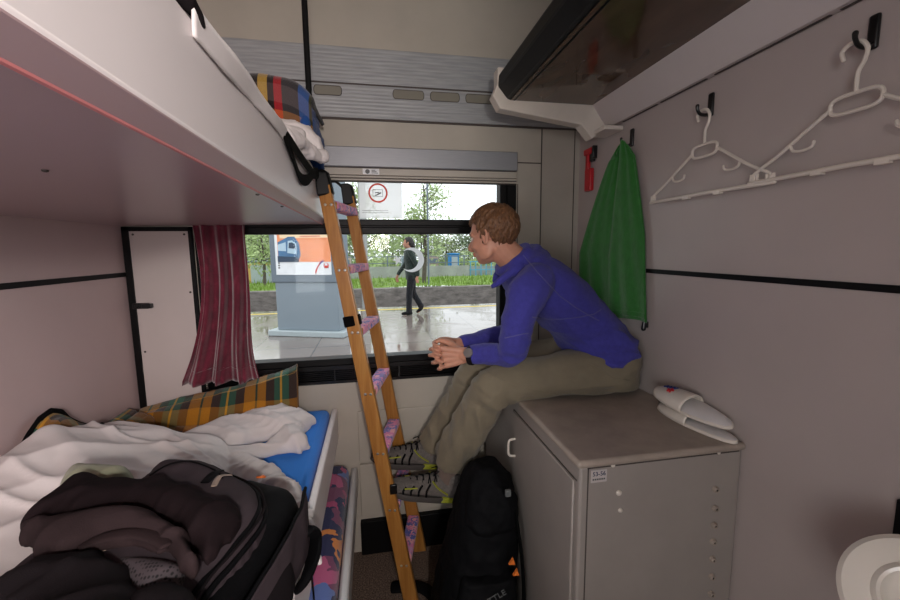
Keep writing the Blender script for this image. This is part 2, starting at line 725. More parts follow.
# ================================================================== THE COMPARTMENT SHELL
XL, XR, YB, YF, ZC = -1.015, 1.015, 1.92, -0.35, 2.72
mb = MB().box(-2.2, 2.2, -1.35, 2.02, -0.05, 0.0)
struct('floor', mb, 'carpet')
mb = MB().box(-2.2, 2.2, -1.35, 2.02, ZC, ZC + 0.05)
struct('ceiling', mb, 'cream')
mb = MB().box(XL - 0.05, XL, YF, YB + 0.1, 0, ZC)
struct('wall_left', mb, 'wall_left')
mb = MB().box(XR, XR + 0.05, YF, YB + 0.1, 0, ZC)
struct('wall_right', mb, 'wall_right')
# window wall: four pieces round the opening
mb = MB()
mb.box(XL, -0.745, YB, YB + 0.1, 0, ZC)
mb.box(0.69, XR, YB, YB + 0.1, 0, ZC)
mb.box(-0.745, 0.69, YB, YB + 0.1, 0, 0.884)
mb.box(-0.745, 0.69, YB, YB + 0.1, 1.93, ZC)
struct('wall_window', mb, 'cream')
# corridor side wall with the doorway the picture is taken from
DX0, DX1 = -0.78, 0.165
mb = MB()
mb.box(-2.2, DX0, YF - 0.05, YF, 0, ZC)
mb.box(DX1, 2.2, YF - 0.05, YF, 0, ZC)
mb.box(DX0, DX1, YF - 0.05, YF, 2.10, ZC)
struct('wall_corridor', mb, 'white_lam')
mb = MB()
mb.box(-2.2, 2.2, -1.4, -1.35, 0, 0.95)
mb.box(-2.2, 2.2, -1.4, -1.35, 2.0, ZC)
mb.box(-2.2, -1.6, -1.4, -1.35, 0.95, 2.0)
mb.box(1.0, 2.2, -1.4, -1.35, 0.95, 2.0)
struct('wall_corridor_outer', mb, 'white_lam')
mb = MB()
mb.box(-2.25, -2.2, -1.4, YF, 0, ZC)
mb.box(2.2, 2.25, -1.4, YF, 0, ZC)
struct('wall_corridor_ends', mb, 'white_lam')

# trims --------------------------------------------------------------
mb = MB().box(XL, XL + 0.004, YF, YB - 0.002, 1.402, 1.420)
struct('trim_1', mb, 'black', smooth=False)
mb = MB().box(XR - 0.004, XR, YF, YB - 0.15, 1.405, 1.421)
struct('trim_2', mb, 'black', smooth=False)
# ridged aluminium bands over the window, with the air slots
mb = MB()
mb.box(XL, XR, YB - 0.012, YB, 2.222, 2.368)
mb.box(XL, XR, YB - 0.010, YB, 2.078, 2.216)
alu = struct('trim_3', mb, 'alu', bevel=0.002)
mb = MB()
mb.box(XL, XR, YB - 0.009, YB, 2.214, 2.224)
mb.box(XL, XR, YB - 0.006, YB, 2.070, 2.079)
j = obj('joint', mb, 'seam', alu, smooth=False)
for (x0, x1) in ((-0.228, -0.112), (0.108, 0.246), (0.275, 0.409), (0.438, 0.576), (0.605, 0.74)):
    pts = []
    zc, hh = 2.186, 0.019
    for (cx, a0) in ((x0 + hh * 0.5, pi / 2), (x1 - hh * 0.5, -pi / 2)):
        for q in range(7):
            a = a0 + pi * q / 6
            pts.append(V((cx + cos(a) * hh * 0.5, YB - 0.0125, zc + sin(a) * hh)))
    mb = MB(); mb.prism(pts, (0, 0, 0), (0, 0.006, 0))
    obj('air_slot', mb, 'slot', alu, smooth=False)
    mb = MB()
    mb.tube([p + V((0, 0.0005, 0)) for p in pts], 0.0016, 6, True)
    obj('slot_rim', mb, 'seam', alu)

# cream panel joints right of the window
mb = MB()
mb.box(0.813, 0.818, YB - 0.002, YB, 0.9, 2.07)
mb.box(0.69, 0.813, YB - 0.002, YB, 1.908, 1.913)
mb.box(0.694, 0.698, YB - 0.002, YB, 0.9, 1.81)
mb.box(0.985, 0.989, YB - 0.002, YB, 0.2, 2.07)
struct('trim_4', mb, 'seam', smooth=False)
# heating cover along the foot of the window wall
mb = MB()
mb.box(-0.10, 0.49, YB - 0.022, YB, 0.20, 0.470)
mb.box(-0.10, 0.49, YB - 0.012, YB, 0.480, 0.735)
struct('trim_5', mb, 'cream', bevel=0.004)
mb = MB().box(-0.105, 0.49, YB - 0.03, YB, 0.0, 0.175)
struct('baseboard_window', mb, 'black', bevel=0.003)
# black post strip on the right wall near the doorway
mb = MB().box(XR - 0.012, XR, 0.560, 0.574, 0.0, 1.000)
struct('trim_6', mb, 'black', smooth=False)

# panel left of the window, with its black surround and latch ----------
mb = MB().box(-0.988, -0.765, YB - 0.014, YB, 0.60, 1.592)
pd = struct('door_1', mb, 'white_lam', bevel=0.002)
mb = MB()
mb.box(-1.013, -0.986, YB - 0.018, YB, 0.60, 1.606)
mb.box(-0.765, -0.750, YB - 0.018, YB, 0.60, 1.606)
mb.box(-1.013, -0.750, YB - 0.018, YB, 1.588, 1.606)
obj('door_surround', mb, 'black', pd, bevel=0.002)
mb = MB()
mb.box(-0.998, -0.935, YB - 0.026, YB - 0.012, 1.266, 1.290)
mb.box(-0.960, -0.922, YB - 0.034, YB - 0.012, 1.268, 1.288)
mb.tube([(-0.978, YB - 0.024, 1.278), (-0.978, YB - 0.034, 1.278)], 0.008, 12)
obj('door_latch', mb, 'black_gloss', pd, bevel=0.003)
for (x, z) in ((-0.972, 1.575), (-0.780, 1.575), (-0.776, 1.33), (-0.972, 1.08)):
    mb = MB(); screw(mb, (x, YB - 0.014, z), (0, -1, 0), 0.0045, 0.003)
    obj('screw', mb, 'seam', pd)

# ------------------------------------------------------------------ window
mb = MB()
mb.box(0.607, 0.688, YB - 0.004, YB + 0.06, 0.985, 1.93)
mb.box(0.636, 0.644, YB - 0.010, YB, 0.985, 1.93)
mb.box(-0.748, -0.715, YB - 0.004, YB + 0.06, 0.985, 1.93)
mb.box(-0.748, 0.688, YB - 0.010, YB + 0.06, 0.968, 1.0)
mb.box(-0.748, 0.688, YB, YB + 0.06, 1.90, 1.93)
win = struct('window_1', mb, 'black', bevel=0.004)
mb = MB()
mb.box(-0.716, 0.609, YB - 0.012, YB + 0.05, 1.574, 1.640)
mb.box(-0.716, 0.609, YB - 0.020, YB - 0.010, 1.602, 1.614)
obj('window_bar', mb, 'black', win, bevel=0.004)
mb = MB()
mb.box(-0.748, 0.688, YB - 0.022, YB + 0.05, 0.953, 0.970)
mb.box(-0.748, 0.688, YB - 0.018, YB + 0.05, 0.884, 0.898)
mb.box(-0.748, 0.688, YB + 0.03, YB + 0.05, 0.884, 0.970)
for q in range(6):
    z = 0.903 + q * 0.0088
    mb.box(-0.745, 0.685, YB - 0.012, YB + 0.03, z, z + 0.0035)
for x in (-0.5, -0.2, 0.1, 0.4):
    mb.box(x, x + 0.006, YB - 0.008, YB + 0.03, 0.898, 0.955)
obj('sill_vent', mb, 'black_gloss', win, smooth=False)
mb = MB().box(-0.718, 0.610, YB + 0.032, YB + 0.037, 0.99, 1.585)
obj('lower_pane', mb, 'glass', win, smooth=False)
mb = MB().box(-0.718, 0.610, YB + 0.026, YB + 0.031, 1.63, 1.915)
obj('upper_pane', mb, 'glass', win, smooth=False)

# roller blind above the window -----------------------------------------
t = thing('roller_blind', 'rolled-up window blind in a ridged grey metal case with cream lower bar', 'window blind', (0, YB, 1.8))
mb = MB().box(-0.74, 0.684, YB - 0.034, YB - 0.001, 1.866, 1.952)
obj('case', mb, 'alu_plain', t, bevel=0.004)
mb = MB()
mb.box(-0.74, 0.682, YB - 0.026, YB - 0.001, 1.832, 1.862)
mb.box(-0.74, 0.682, YB - 0.030, YB - 0.001, 1.820, 1.829)
mb.box(-0.74, 0.682, YB - 0.030, YB - 0.001, 1.808, 1.816)
obj('lower_bar', mb, 'cream', t, bevel=0.002)
mb = MB().box(-0.74, 0.682, YB - 0.022, YB - 0.001, 1.804, 1.867)
obj('bar_groove', mb, 'seam', t, smooth=False)
mb = MB().box(-0.035, 0.038, YB - 0.0275, YB - 0.0255, 1.835, 1.860)
st = obj('notice_sticker', mb, 'decal_white', t, smooth=False)
mb = MB()
mb.prism(circ((-0.014, YB - 0.0275, 1.8475), 0.010, (0, -1, 0), 16), (0, 0, 0), (0, -0.0004, 0))
for q in range(3):
    mb.box(0.004, 0.032 - q * 0.006, YB - 0.0279, YB - 0.0274, 1.840 + q * 0.006, 1.843 + q * 0.006)
obj('notice_print', mb, 'decal_grey', st, smooth=False)

# ------------------------------------------------------------------ decals on the panes
YG = YB + 0.0315     # inner face of the lower pane
t = thing('crescent_and_star_decal', 'white crescent and five-pointed star decal stuck on the lower window pane', 'window decal', (0.17, YG, 1.453))
mb = MB()
cx, cz, R0 = 0.180, 1.453, 0.0585
r1, dx = 0.0475, -0.0165
outer, inner = [], []
xi = (R0 ** 2 - r1 ** 2 + dx ** 2) / (2 * dx)
ao = math.acos(xi / R0)
ai = math.acos((xi - dx) / r1)
N = 40
for q in range(N + 1):
    a = -ao + 2 * ao * q / N
    outer.append(V((cx + R0 * cos(a), YG, cz + R0 * sin(a))))
for q in range(N + 1):
    a = -ai + 2 * ai * q / N
    inner.append(V((cx + dx + r1 * cos(a), YG, cz + r1 * sin(a))))
for q in range(N):
    mb.prism([outer[q], outer[q + 1], inner[q + 1], inner[q]], (0, 0, 0), (0, -0.0006, 0))
obj('crescent', mb, 'decal_film', t, smooth=False)
sx, sz = 0.112, 1.453
pts = []
for q in range(10):
    a = pi + q * pi / 5
    r = 0.027 if q % 2 == 0 else 0.0105
    pts.append(V((sx + r * cos(a), YG, sz + r * sin(a))))
mb = MB()
for q in range(10):
    mb.prism([V((sx, YG, sz)), pts[q], pts[(q + 1) % 10]], (0, 0, 0), (0, -0.0006, 0))
obj('star', mb, 'decal_film', t, smooth=False)

YU = YB + 0.0255
t = thing('warning_sticker', 'square translucent white warning sticker with a red ring on the upper pane', 'window sticker', (0.04, YU, 1.735))
mb = MB().box(-0.055, 0.140, YU - 0.0006, YU, 1.648, 1.81)
obj('film', mb, 'film_white', t, smooth=False)
mb = MB()
c = V((0.030, YU - 0.0006, 1.762))
a_, b_ = circ(c, 0.044, (0, -1, 0), 48), circ(c, 0.036, (0, -1, 0), 48)
for q in range(48):
    mb.prism([a_[q], a_[(q + 1) % 48], b_[(q + 1) % 48], b_[q]], (0, 0, 0), (0, -0.0005, 0))
obj('red_ring', mb, 'decal_red', t, smooth=False)
mb = MB()
y0, y1 = YU - 0.0011, YU - 0.0006
for (x0, x1, z0, z1) in ((0.006, 0.052, 1.776, 1.778), (0.006, 0.052, 1.746, 1.748), (0.006, 0.008, 1.746, 1.778), (0.050, 0.052, 1.746, 1.778)):
    mb.box(x0, x1, y0, y1, z0, z1)
mb.prism([V((0.012, y0, 1.752)), V((0.026, y0, 1.757)), V((0.040, y0, 1.766)), V((0.046, y0, 1.764)), V((0.043, y0, 1.759)), V((0.030, y0, 1.753)), V((0.020, y0, 1.749))], (0, 0, 0), (0, 0.0005, 0))
mb.prism([V((0.016, y0, 1.765)), V((0.034, y0, 1.767)), V((0.036, y0, 1.763)), V((0.018, y0, 1.760))], (0, 0, 0), (0, 0.0005, 0))
obj('pictogram', mb, 'decal_grey', t, smooth=False)
mb = MB()
for q in range(2):
    mb.box(-0.045, 0.075, y0, y1, 1.672 + q * 0.010, 1.6735 + q * 0.010)
obj('caption_print', mb, 'decal_grey', t, smooth=False)

# ------------------------------------------------------------------ curtain
t = thing('curtain', 'short gathered crimson velvet curtain hanging at the left end of the window', 'curtain', (-0.65, YB - 0.04, 0.93))
def curt(s, tt):
    z = 1.63 - tt * 0.70
    sp = min(1, tt * 1.02) ** 3.6
    x0 = -0.735 - 0.085 * sp + 0.012 * sin(tt * 5)
    x1 = -0.528 + 0.022 * sp + 0.014 * sin(tt * 6) * tt
    ss = s + 0.018 * sin(s * 17 + tt * 2.2)
    x = x0 + (x1 - x0) * ss
    amp = 0.014 + 0.008 * tt
    y = YB - 0.047 + amp * sin(s * 2 * pi * 3.6 + 0.8 * sin(tt * 3)) + 0.006 * sin(s * 2 * pi * 11 + tt * 4) * tt
    z += 0.003 * sin(s * 23) * tt
    return V((x, y, z))
mb = MB().grid(120, 40, curt)
obj('fabric', mb, 'curtain', t, solid=0.003)
mb = MB()
mb.grid(120, 2, lambda s, tt: curt(s, 0.90 + 0.012 * tt) + V((0, -0.0022, 0)))
obj('hem_stitch', mb, 'curtain', t, solid=0.001)
mb = MB().tube([(-0.76, YB - 0.045, 1.628), (-0.52, YB - 0.045, 1.628)], 0.006, 10)
obj('curtain_rod', mb, 'steel', t)

# ------------------------------------------------------------------ overhead shelf on the right
t = thing('overhead_shelf', 'overhead berth with glossy brown underside and black front edge above the right wall', 'overhead shelf', (0.76, 0.7, 2.1))
mb = MB().box(0.56, 1.013, YF, 1.66, 2.092, 2.165)
obj('bottom_panel', mb, 'brown', t, smooth=False)
mb = MB()
poly = [(0.509, 0, 2.141), (0.549, 0, 2.095), (0.585, 0, 2.0905), (0.590, 0, 2.21), (0.535, 0, 2.21), (0.512, 0, 2.185)]
mb.prism(poly, (0, YF, 0), (0, 1.655, 0))
obj('front_edge', mb, 'black', t, bevel=0.006)
mb = MB()
poly = [(0.918, 0, 2.093), (1.0135, 0, 2.093), (1.0135, 0, 2.004), (0.988, 0, 2.002)]
mb.prism(poly, (0, YF, 0), (0, 1.65, 0))
obj('wall_rail', mb, 'white_lam', t, bevel=0.002)
mb = MB()
for (a, b) in ((0.50, 0.77), (0.79, 1.10), (1.13, 1.33), (1.35, 1.55)):
    mb.box(1.0005, 1.0085, a, b, 2.0015, 2.0045)
obj('rail_slot', mb, 'seam', t, smooth=False)
mb = MB()
poly = [(0.487, 0, 2.108), (0.507, 0, 2.150), (0.507, 0, 2.215), (1.013, 0, 2.215), (1.013, 0, 1.990), (0.967, 0, 1.985), (0.922, 0, 1.958), (0.872, 0, 2.012), (0.517, 0, 2.058)]
mb.prism(poly, (0, 1.640, 0), (0, 1.695, 0))
obj('end_cap', mb, 'white_plastic', t, bevel=0.004)
mb = MB().box(0.93, 1.013, 1.56, 1.69, 1.975, 1.992)
obj('wall_bracket', mb, 'white_plastic', t, bevel=0.003)

# ------------------------------------------------------------------ upper bunk
t = thing('upper_bunk', 'white laminate upper bunk along the left wall with the ladder hooked on', 'bunk', (-0.6, 0.8, 1.6))
sec = [(-1.013, 0, 1.608), (-0.217, 0, 1.617), (-0.195, 0, 1.634), (-0.195, 0, 1.765), (-0.215, 0, 1.765), (-0.215, 0, 1.66), (-1.013, 0, 1.66)]
mb = MB(); mb.prism(sec, (0, YF + 0.02, 0), (0, 1.885, 0))
obj('bunk_board', mb, 'bunk_white', t, bevel=0.004, smooth=True)
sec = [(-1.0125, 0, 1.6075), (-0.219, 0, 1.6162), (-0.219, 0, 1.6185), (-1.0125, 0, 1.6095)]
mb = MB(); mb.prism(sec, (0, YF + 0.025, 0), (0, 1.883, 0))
obj('underside_shade', mb, 'bunk_under_shade', t, smooth=False)  # thin skin that carries the underside's painted shade
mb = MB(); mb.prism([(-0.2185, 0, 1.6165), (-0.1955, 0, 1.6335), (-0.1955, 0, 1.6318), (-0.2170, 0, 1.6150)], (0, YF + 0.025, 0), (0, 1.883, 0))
obj('edge_shade', mb, 'bunk_under_shade', t, smooth=False)  # the same painted shade taken over the chamfer
M['edge'] = plain('salmon_edge_strip', rgb(196, 122, 122), 0.5)
mb = MB().tube([(-0.2165, YF + 0.03, 1.6155), (-0.2165, 1.88, 1.6155)], 0.0022, 6)
obj('edge_joint', mb, M['edge'], t)
for (u, v) in ((257.5, 194), (282, 206), (45, 170)):
    p = atz(u, v, 1.6135)
    mb = MB(); screw(mb, p, (0, 0, -1), 0.004, 0.003)
    obj('screw', mb, 'seam', t)
mb = MB().box(-1.0, -0.222, YF + 0.04, 1.87, 1.662, 1.785)
obj('mattress', mb, 'sheet', t, bevel=0.03, seg=4)
# black suspension strap from the ceiling to the bunk's edge
mb = MB()
a, b = atx(302.5, -60, -0.245), atx(309, 95, -0.245)
mb.tube([V((-0.245, b.y, ZC)), V((-0.245, b.y, 1.79))], 0.012, 12, flat=(1, 0.55))
obj('support_strap', mb, 'black', t)
mb = MB()
mb.box(-0.262, -0.228, b.y - 0.02, b.y + 0.02, 1.765, 1.80)
obj('strap_bracket', mb, 'steel', t, bevel=0.003)

# sheet folded over the upper bunk's board
mb = MB()
def usheet(s, tt):
    y = 0.535 + 0.925 * s
    prof = [(-0.60, 1.796), (-0.30, 1.800), (-0.225, 1.798), (-0.197, 1.790), (-0.1895, 1.772), (-0.1925, 1.742)]
    q = tt * (len(prof) - 1); i = min(int(q), len(prof) - 2); f = q - i
    x = prof[i][0] * (1 - f) + prof[i + 1][0] * f; z = prof[i][1] * (1 - f) + prof[i + 1][1] * f
    if tt > 0.55:
        z += min(1, s * 5) * 0.010 * sin(s * 5 - 0.6) * (tt - 0.55) / 0.45 + min(1, s * 5) * 0.004 * fbm((s * 6, tt, 2), 1.4, 2)
        x += 0.0018 * (1 + sin(s * 21 + 6 * tt))
    return V((x, y, z))
mb.grid(120, 30, usheet)
tag(obj('bed_sheet', mb, 'sheet', None, solid=0.003), 'thin white bed sheet folded over the side board of the upper bunk', 'bed sheet')

# dark bag corner at the very top of the frame
p = atx(187, 2, -0.2) + V((0, -0.055, 0))
mb = MB()
mb.tube([V((-0.42, p.y - 0.02, 1.86)), V((-0.33, p.y - 0.01, 1.85)), V((-0.24, p.y, 1.835))], [0.05, 0.050, 0.026], 14, round_caps=True, smooth=4)
mb.tube([V((-0.25, p.y - 0.01, 1.825)), V((-0.210, p.y + 0.012, 1.800)), V((-0.193, p.y + 0.050, 1.776)), V((-0.190, p.y + 0.068, 1.760))], [0.022, 0.018, 0.011, 0.005], 12, round_caps=True, smooth=3)
bagc = fobj('stuff_sack', mb, 'bag_dark', None, 0.006, 4, lambda p_, n: 0.005 * fbm(p_, 22, 3))
tag(bagc, 'dark cloth sack poking over the near edge of the upper bunk', 'sack')

# folded striped blanket on the far end of the upper bunk
t = thing('striped_blanket', 'folded dark blanket with yellow, red and blue stripes on the upper bunk', 'blanket', (-0.5, 1.62, 1.80))
YBK = 1.50
def bl(s, tt):
    x = -0.80 + 0.615 * s
    if tt < 0.45:
        y = 1.80 - (1.80 - YBK) * (tt / 0.45); z = 2.058
    elif tt < 0.55:
        a = (tt - 0.45) / 0.1 * pi / 2
        y = YBK - 0.03 * sin(a); z = 2.058 - 0.03 * (1 - cos(a))
    else:
        y = YBK - 0.03; z = 2.028 - (tt - 0.55) / 0.45 * 0.205
    end = max(0, (s - 0.86) / 0.14)
    z -= 0.050 * end ** 2.2 * (1 if tt < 0.55 else (1 - (tt - 0.55) * 1.6))
    z += 0.008 * sin(s * 9 + tt * 3) + 0.010 * fbm((x, y * 2, tt), 5, 2)
    y += 0.010 * sin(s * 7 + tt * 8)
    return V((x, y, z))
mb = MB().grid(70, 60, bl)
obj('cover', mb, 'plaid_dark', t, solid=0.012)
mb = MB()
mb.tube([(-0.210, 1.80, 1.975), (-0.205, 1.66, 1.985), (-0.203, 1.52, 1.978), (-0.206, 1.475, 1.935), (-0.208, 1.470, 1.88)], [0.014, 0.017, 0.018, 0.017, 0.016], 12, round_caps=True, smooth=4)
mb.tube([(-0.225, 1.80, 1.93), (-0.222, 1.53, 1.93)], 0.045, 12, round_caps=True)
mb.tube([(-0.215, 1.70, 1.88), (-0.2, 1.68, 1.80), (-0.185, 1.67, 1.72)], [0.034, 0.028, 0.02], 12, round_caps=True, smooth=4)
fobj('blue_lining', mb, 'navy', t, 0.006, 3, lambda p_, n: 0.005 * fbm(p_, 18, 3))
mb = MB().box(-0.78, -0.245, 1.50, 1.79, 1.80, 2.02)
obj('folded_core', mb, 'navy', t, bevel=0.03, seg=3)

# crumpled white pillowcase in front of it
mb = MB()
for (pts, r) in (
    ([(-0.36, 1.25, 1.80), (-0.28, 1.27, 1.815), (-0.215, 1.30, 1.83)], [0.03, 0.045, 0.035]),
    ([(-0.30, 1.20, 1.805), (-0.215, 1.24, 1.80), (-0.172, 1.30, 1.795), (-0.140, 1.36, 1.79)], [0.03, 0.032, 0.026, 0.016]),
    ([(-0.36, 1.36, 1.82), (-0.27, 1.38, 1.85), (-0.20, 1.38, 1.845), (-0.155, 1.38, 1.80)], [0.04, 0.05, 0.04, 0.02]),
    ([(-0.23, 1.10, 1.79), (-0.20, 1.18, 1.795), (-0.18, 1.27, 1.80)], [0.016, 0.022, 0.02])):
    mb.tube([V(p) for p in pts], r, 12, round_caps=True, smooth=4)
pc = fobj('pillowcase', mb, 'sheet', None, 0.006, 4, lambda p, n: 0.012 * (ridge(p + V((0, 0, 4)), 13) - 0.5) + 0.004 * fbm(p, 40, 2))
tag(pc, 'crumpled white pillowcase hanging off the far corner of the upper bunk', 'pillowcase')

# ------------------------------------------------------------------ lower bunk (blue sheet)
t = thing('lower_bunk', 'lower bunk with a bright blue fitted sheet and white side board', 'bunk', (-0.6, 0.8, 0.55))
mb = MB().box(-0.214, -0.190, YF + 0.02, 1.90, 0.615, 0.765)
obj('side_board', mb, 'bunk_white', t, bevel=0.006, seg=3)
mb = MB().box(-1.012, -0.214, YF + 0.02, 1.90, 0.60, 0.635)
obj('bunk_base', mb, 'bunk_white', t, bevel=0.003)
def blue_top(p, n):
    return 0.004 * fbm(p, 7, 3) if n.z > 0.3 else 0.001 * fbm(p, 9, 2)
mb = MB().box(-1.008, -0.222, YF + 0.04, 1.885, 0.637, 0.775)
bm_me = obj('mattress', mb, 'blue_sheet', t, bevel=0.028, seg=5)
mb = MB()
mb.box(-1.0, -0.93, 0.0, 0.06, 0.0, 0.60)

# ------------------------------------------------------------------ bench seat below it
t = thing('bench_seat', 'low bench with multicoloured patterned upholstery and a pale front rail', 'bench', (-0.6, 0.8, 0))
mb = MB().box(-1.01, -0.145, YF + 0.02, 1.885, 0.365, 0.505)
obj('cushion', mb, 'seat_pat', t, bevel=0.045, seg=5)
mb = MB().box(-0.139, -0.108, YF + 0.02, 1.905, 0.36, 0.462)
obj('front_rail', mb, 'rail_white', t, bevel=0.010, seg=4)
mb = MB().box(-1.01, -0.16, YF + 0.02, 1.89, 0.0, 0.36)
obj('base', mb, 'bag_dark', t, smooth=False)

# ------------------------------------------------------------------ cabinet
CX, CY0, CY1, CZ = 0.505, 0.915, 1.84, 0.930
t = thing('cabinet', 'cream laminate washstand cabinet the man sits on, against the right wall', 'cabinet', (0.75, 1.35, 0))
mb = MB().box(CX + 0.008, 1.012, CY0 + 0.006, CY1, 0.0, CZ)
obj('body', mb, 'cab', t, bevel=0.008, seg=3)
mb = MB().box(CX - 0.004, 1.0135, CY0 - 0.006, CY1 + 0.006, CZ, CZ + 0.022)
obj('top', mb, 'cab_top', t, bevel=0.010, seg=4)
mb = MB()
mb.box(CX + 0.0065, CX + 0.012, CY0 + 0.02, 1.43, 0.884, 0.888)
mb.box(CX + 0.0065, CX + 0.012, 1.428, 1.432, 0.03, 0.888)
mb.box(CX + 0.030, 1.0, CY0 + 0.0045, CY0 + 0.010, CZ - 0.006, CZ - 0.001)
mb.box(CX + 0.030, CX + 0.033, CY0 + 0.0045, CY0 + 0.010, 0.02, CZ - 0.002)
obj('joint', mb, 'seam', t, smooth=False)
mb = MB().box(CX + 0.001, CX + 0.009, CY0 + 0.03, 1.425, 0.02, 0.882)
dr = obj('door', mb, 'cab', t, bevel=0.004)
mb = MB()
mb.tube([(CX + 0.004, 1.395, 0.785), (CX - 0.022, 1.395, 0.78), (CX - 0.026, 1.395, 0.75), (CX - 0.022, 1.395, 0.722), (CX + 0.004, 1.395, 0.716)], 0.0045, 10, smooth=5)
hd = obj('handle', mb, 'white_plastic', dr)
hd['label'] = 'white loop handle'
for (u, v, r) in ((614, 466, 0.0065), (620, 494, 0.0085), (621.5, 511.5, 0.0065), (720, 453.5, 0.005)):
    p = at(u, v, CY0)
    mb = MB(); screw(mb, (p.x, CY0 + 0.006, p.z), (0, -1, 0), r, 0.005)
    obj('screw_cap', mb, 'white_plastic', t)
for (u, v) in ((716.5, 490), (716, 509), (715, 526), (714, 542.5), (713.3, 560), (712.5, 577.5), (712, 595), (711, 613)):
    p = at(u, v, CY0)
    mb = MB()
    rot = V((0, -1, 0)).to_track_quat('Z', 'Y').to_matrix()
    mb.lathe([(0.0095, 0), (0.0095, 0.003), (0.0078, 0.004), (0.0078, 0.009), (0.0066, 0.0105), (0.0036, 0.0105), (0.0036, 0.004), (0.0005, 0.004)], (p.x, CY0 + 0.006, p.z), rot, 16)
    bo = obj('bolt', mb, 'cab_top', t)
    mb = MB(); mb.lathe([(0.0034, 0), (0.0034, 0.0085), (0.001, 0.0086)], (p.x, CY0 + 0.006, p.z), rot, 12)
    obj('bolt_hole', mb, 'black', bo)
a = at(591, 470, CY0); b = at(608, 482, CY0)
mb = MB().box(0.545, 0.590, CY0 + 0.0045, CY0 + 0.0065, 0.884, 0.9185)
lab = obj('number_label', mb, 'white_lam', t, smooth=False)
mb = text_mesh('53-56', 0.0165, (0.5675, CY0 + 0.0044, 0.9075), (1, 0, 0), (0, 0, 1))
obj('label_number', mb, plain('label_blue', rgb(28, 48, 86), 0.5), lab, smooth=False)
mb = MB()
for q in range(6):
    mb.box(0.549 + q * 0.0063, 0.5535 + q * 0.0063, CY0 + 0.0040, CY0 + 0.0046, 0.8905, 0.8950)
obj('label_print', mb, 'decal_grey', lab, smooth=False)

# ------------------------------------------------------------------ slippers
def slipper(c, yaw, tilt, label, roll=0.0):
    """sole outline along local +Y (toe), strap vamp over the toe end"""
    t = thing('slipper', label, 'slipper', c, 'pair of white slippers')
    Lh, W = 0.138, 0.047
    rot = Matrix.Rotation(yaw, 3, 'Z') @ Matrix.Rotation(tilt, 3, 'X') @ Matrix.Rotation(roll, 3, 'Y')
    C0 = V(c)
    def width(s):          # s -1 heel .. 1 toe
        w = sqrt(max(0, 1 - abs(s) ** 3.2))
        return W * w * (0.88 + 0.12 * s + 0.06 * cos(s * 4))
    def out(z, inset=0.0, n=36):
        r = []
        for q in range(n):
            a = 2 * pi * q / n
            s = -cos(a)
            s = max(-1, min(1, s))
            x = width(s) * (1 if sin(a) >= 0 else -1)
            if abs(sin(a)) < 1e-6: x = 0
            r.append(C0 + rot @ V((x * (1 - inset), s * (Lh - inset * W), z)))
        return r
    mb = MB(); mb.loft([out(0.000, 0.06), out(0.002, 0.0), out(0.009, 0.0), out(0.011, 0.05)])
    obj('sole', mb, 'white_plastic', t)
    mb = MB(); mb.loft([out(0.0108, 0.08), out(0.0118, 0.12)])
    obj('insole', mb, 'sheet', t)
    def vamp(s, tt):
        yy = -0.005 + tt * 0.138
        sl = max(-1, min(1, yy / Lh))
        w = width(sl) * 1.01 + 0.001
        a = pi * s
        h = 0.036 * (1 - 0.55 * tt ** 2)
        return C0 + rot @ V((-w * cos(a), yy, 0.006 + h * sin(a) ** 0.8))
    mb = MB().grid(24, 16, vamp)
    vp = obj('strap', mb, 'white_plastic', t, solid=0.004)
    # printed emblem: slanting blue letters and a red flower
    def onv(s, tt, up=0.004):
        p = vamp(s, tt); q = vamp(s + 0.01, tt); r = vamp(s, tt + 0.01)
        n = (q - p).cross(r - p).normalized()
        if (rot.transposed() @ n).z < 0: n = -n
        return p + n * up
    mb = MB()
    for k in range(4):
        s0 = 0.60 + 0.0 * k
        t0 = 0.50 + k * 0.085
        mb.tube([onv(0.52, t0 + 0.03), onv(0.66, t0)], 0.0022, 6)
        mb.tube([onv(0.52, t0 + 0.03), onv(0.585, t0 + 0.05)], 0.0018, 6)
    obj('blue_print', mb, plain('print_blue', rgb(32, 52, 118), 0.5), vp)
    mb = MB()
    for k in range(5):
        a = k * 2 * pi / 5
        mb.tube([onv(0.44, 0.52), onv(0.44 + 0.075 * cos(a), 0.52 + 0.085 * sin(a))], [0.003, 0.0035], 6)
    obj('red_print', mb, 'red', vp)
    return t
ZT = CZ + 0.022
s1 = slipper((0.964, 1.045, ZT + 0.001), radians(5), 0, 'lower white slipper of the pair, flat on the cabinet top')
s2 = slipper((0.956, 1.055, ZT + 0.048), radians(6), radians(3.0), 'upper white slipper of the pair, resting on the other one with its strap showing', radians(-14))

# ------------------------------------------------------------------ washbasin at the right edge
Fd = 0.66
CB = EYE + (CR * (473 / FPX) + CU * (-306 / FPX) + CF) * Fd
nrm = (EYE - CB).normalized()
nrm = (nrm + V((-0.06, 0.0, 0.12))).normalized()
rotb = nrm.to_track_quat('Z', 'Y').to_matrix()
R_ = 0.103
t = thing('washbasin', 'round ivory washbasin with a raised inner ring at the right edge of the frame', 'washbasin', CB)
mb = MB().lathe([(0.03, -0.075), (0.075, -0.065), (R_ - 0.012, -0.035), (R_, -0.018), (R_ + 0.001, -0.006), (R_ - 0.007, 0.003), (0.080, 0.006), (0.060, 0.007), (0.056, 0.014), (0.052, 0.0175), (0.047, 0.016), (0.043, 0.008), (0.034, 0.002), (0.01, 0.000)], CB, rotb, 64)
obj('basin', mb, 'ivory', t)
mb = MB()
e = CB - nrm * 0.06
mb.tube([e, V((0.96, e.y + 0.03, e.z - 0.03)), V((1.012, e.y + 0.04, e.z - 0.03))], 0.032, 16, smooth=4)
obj('wall_arm', mb, 'ivory', t)

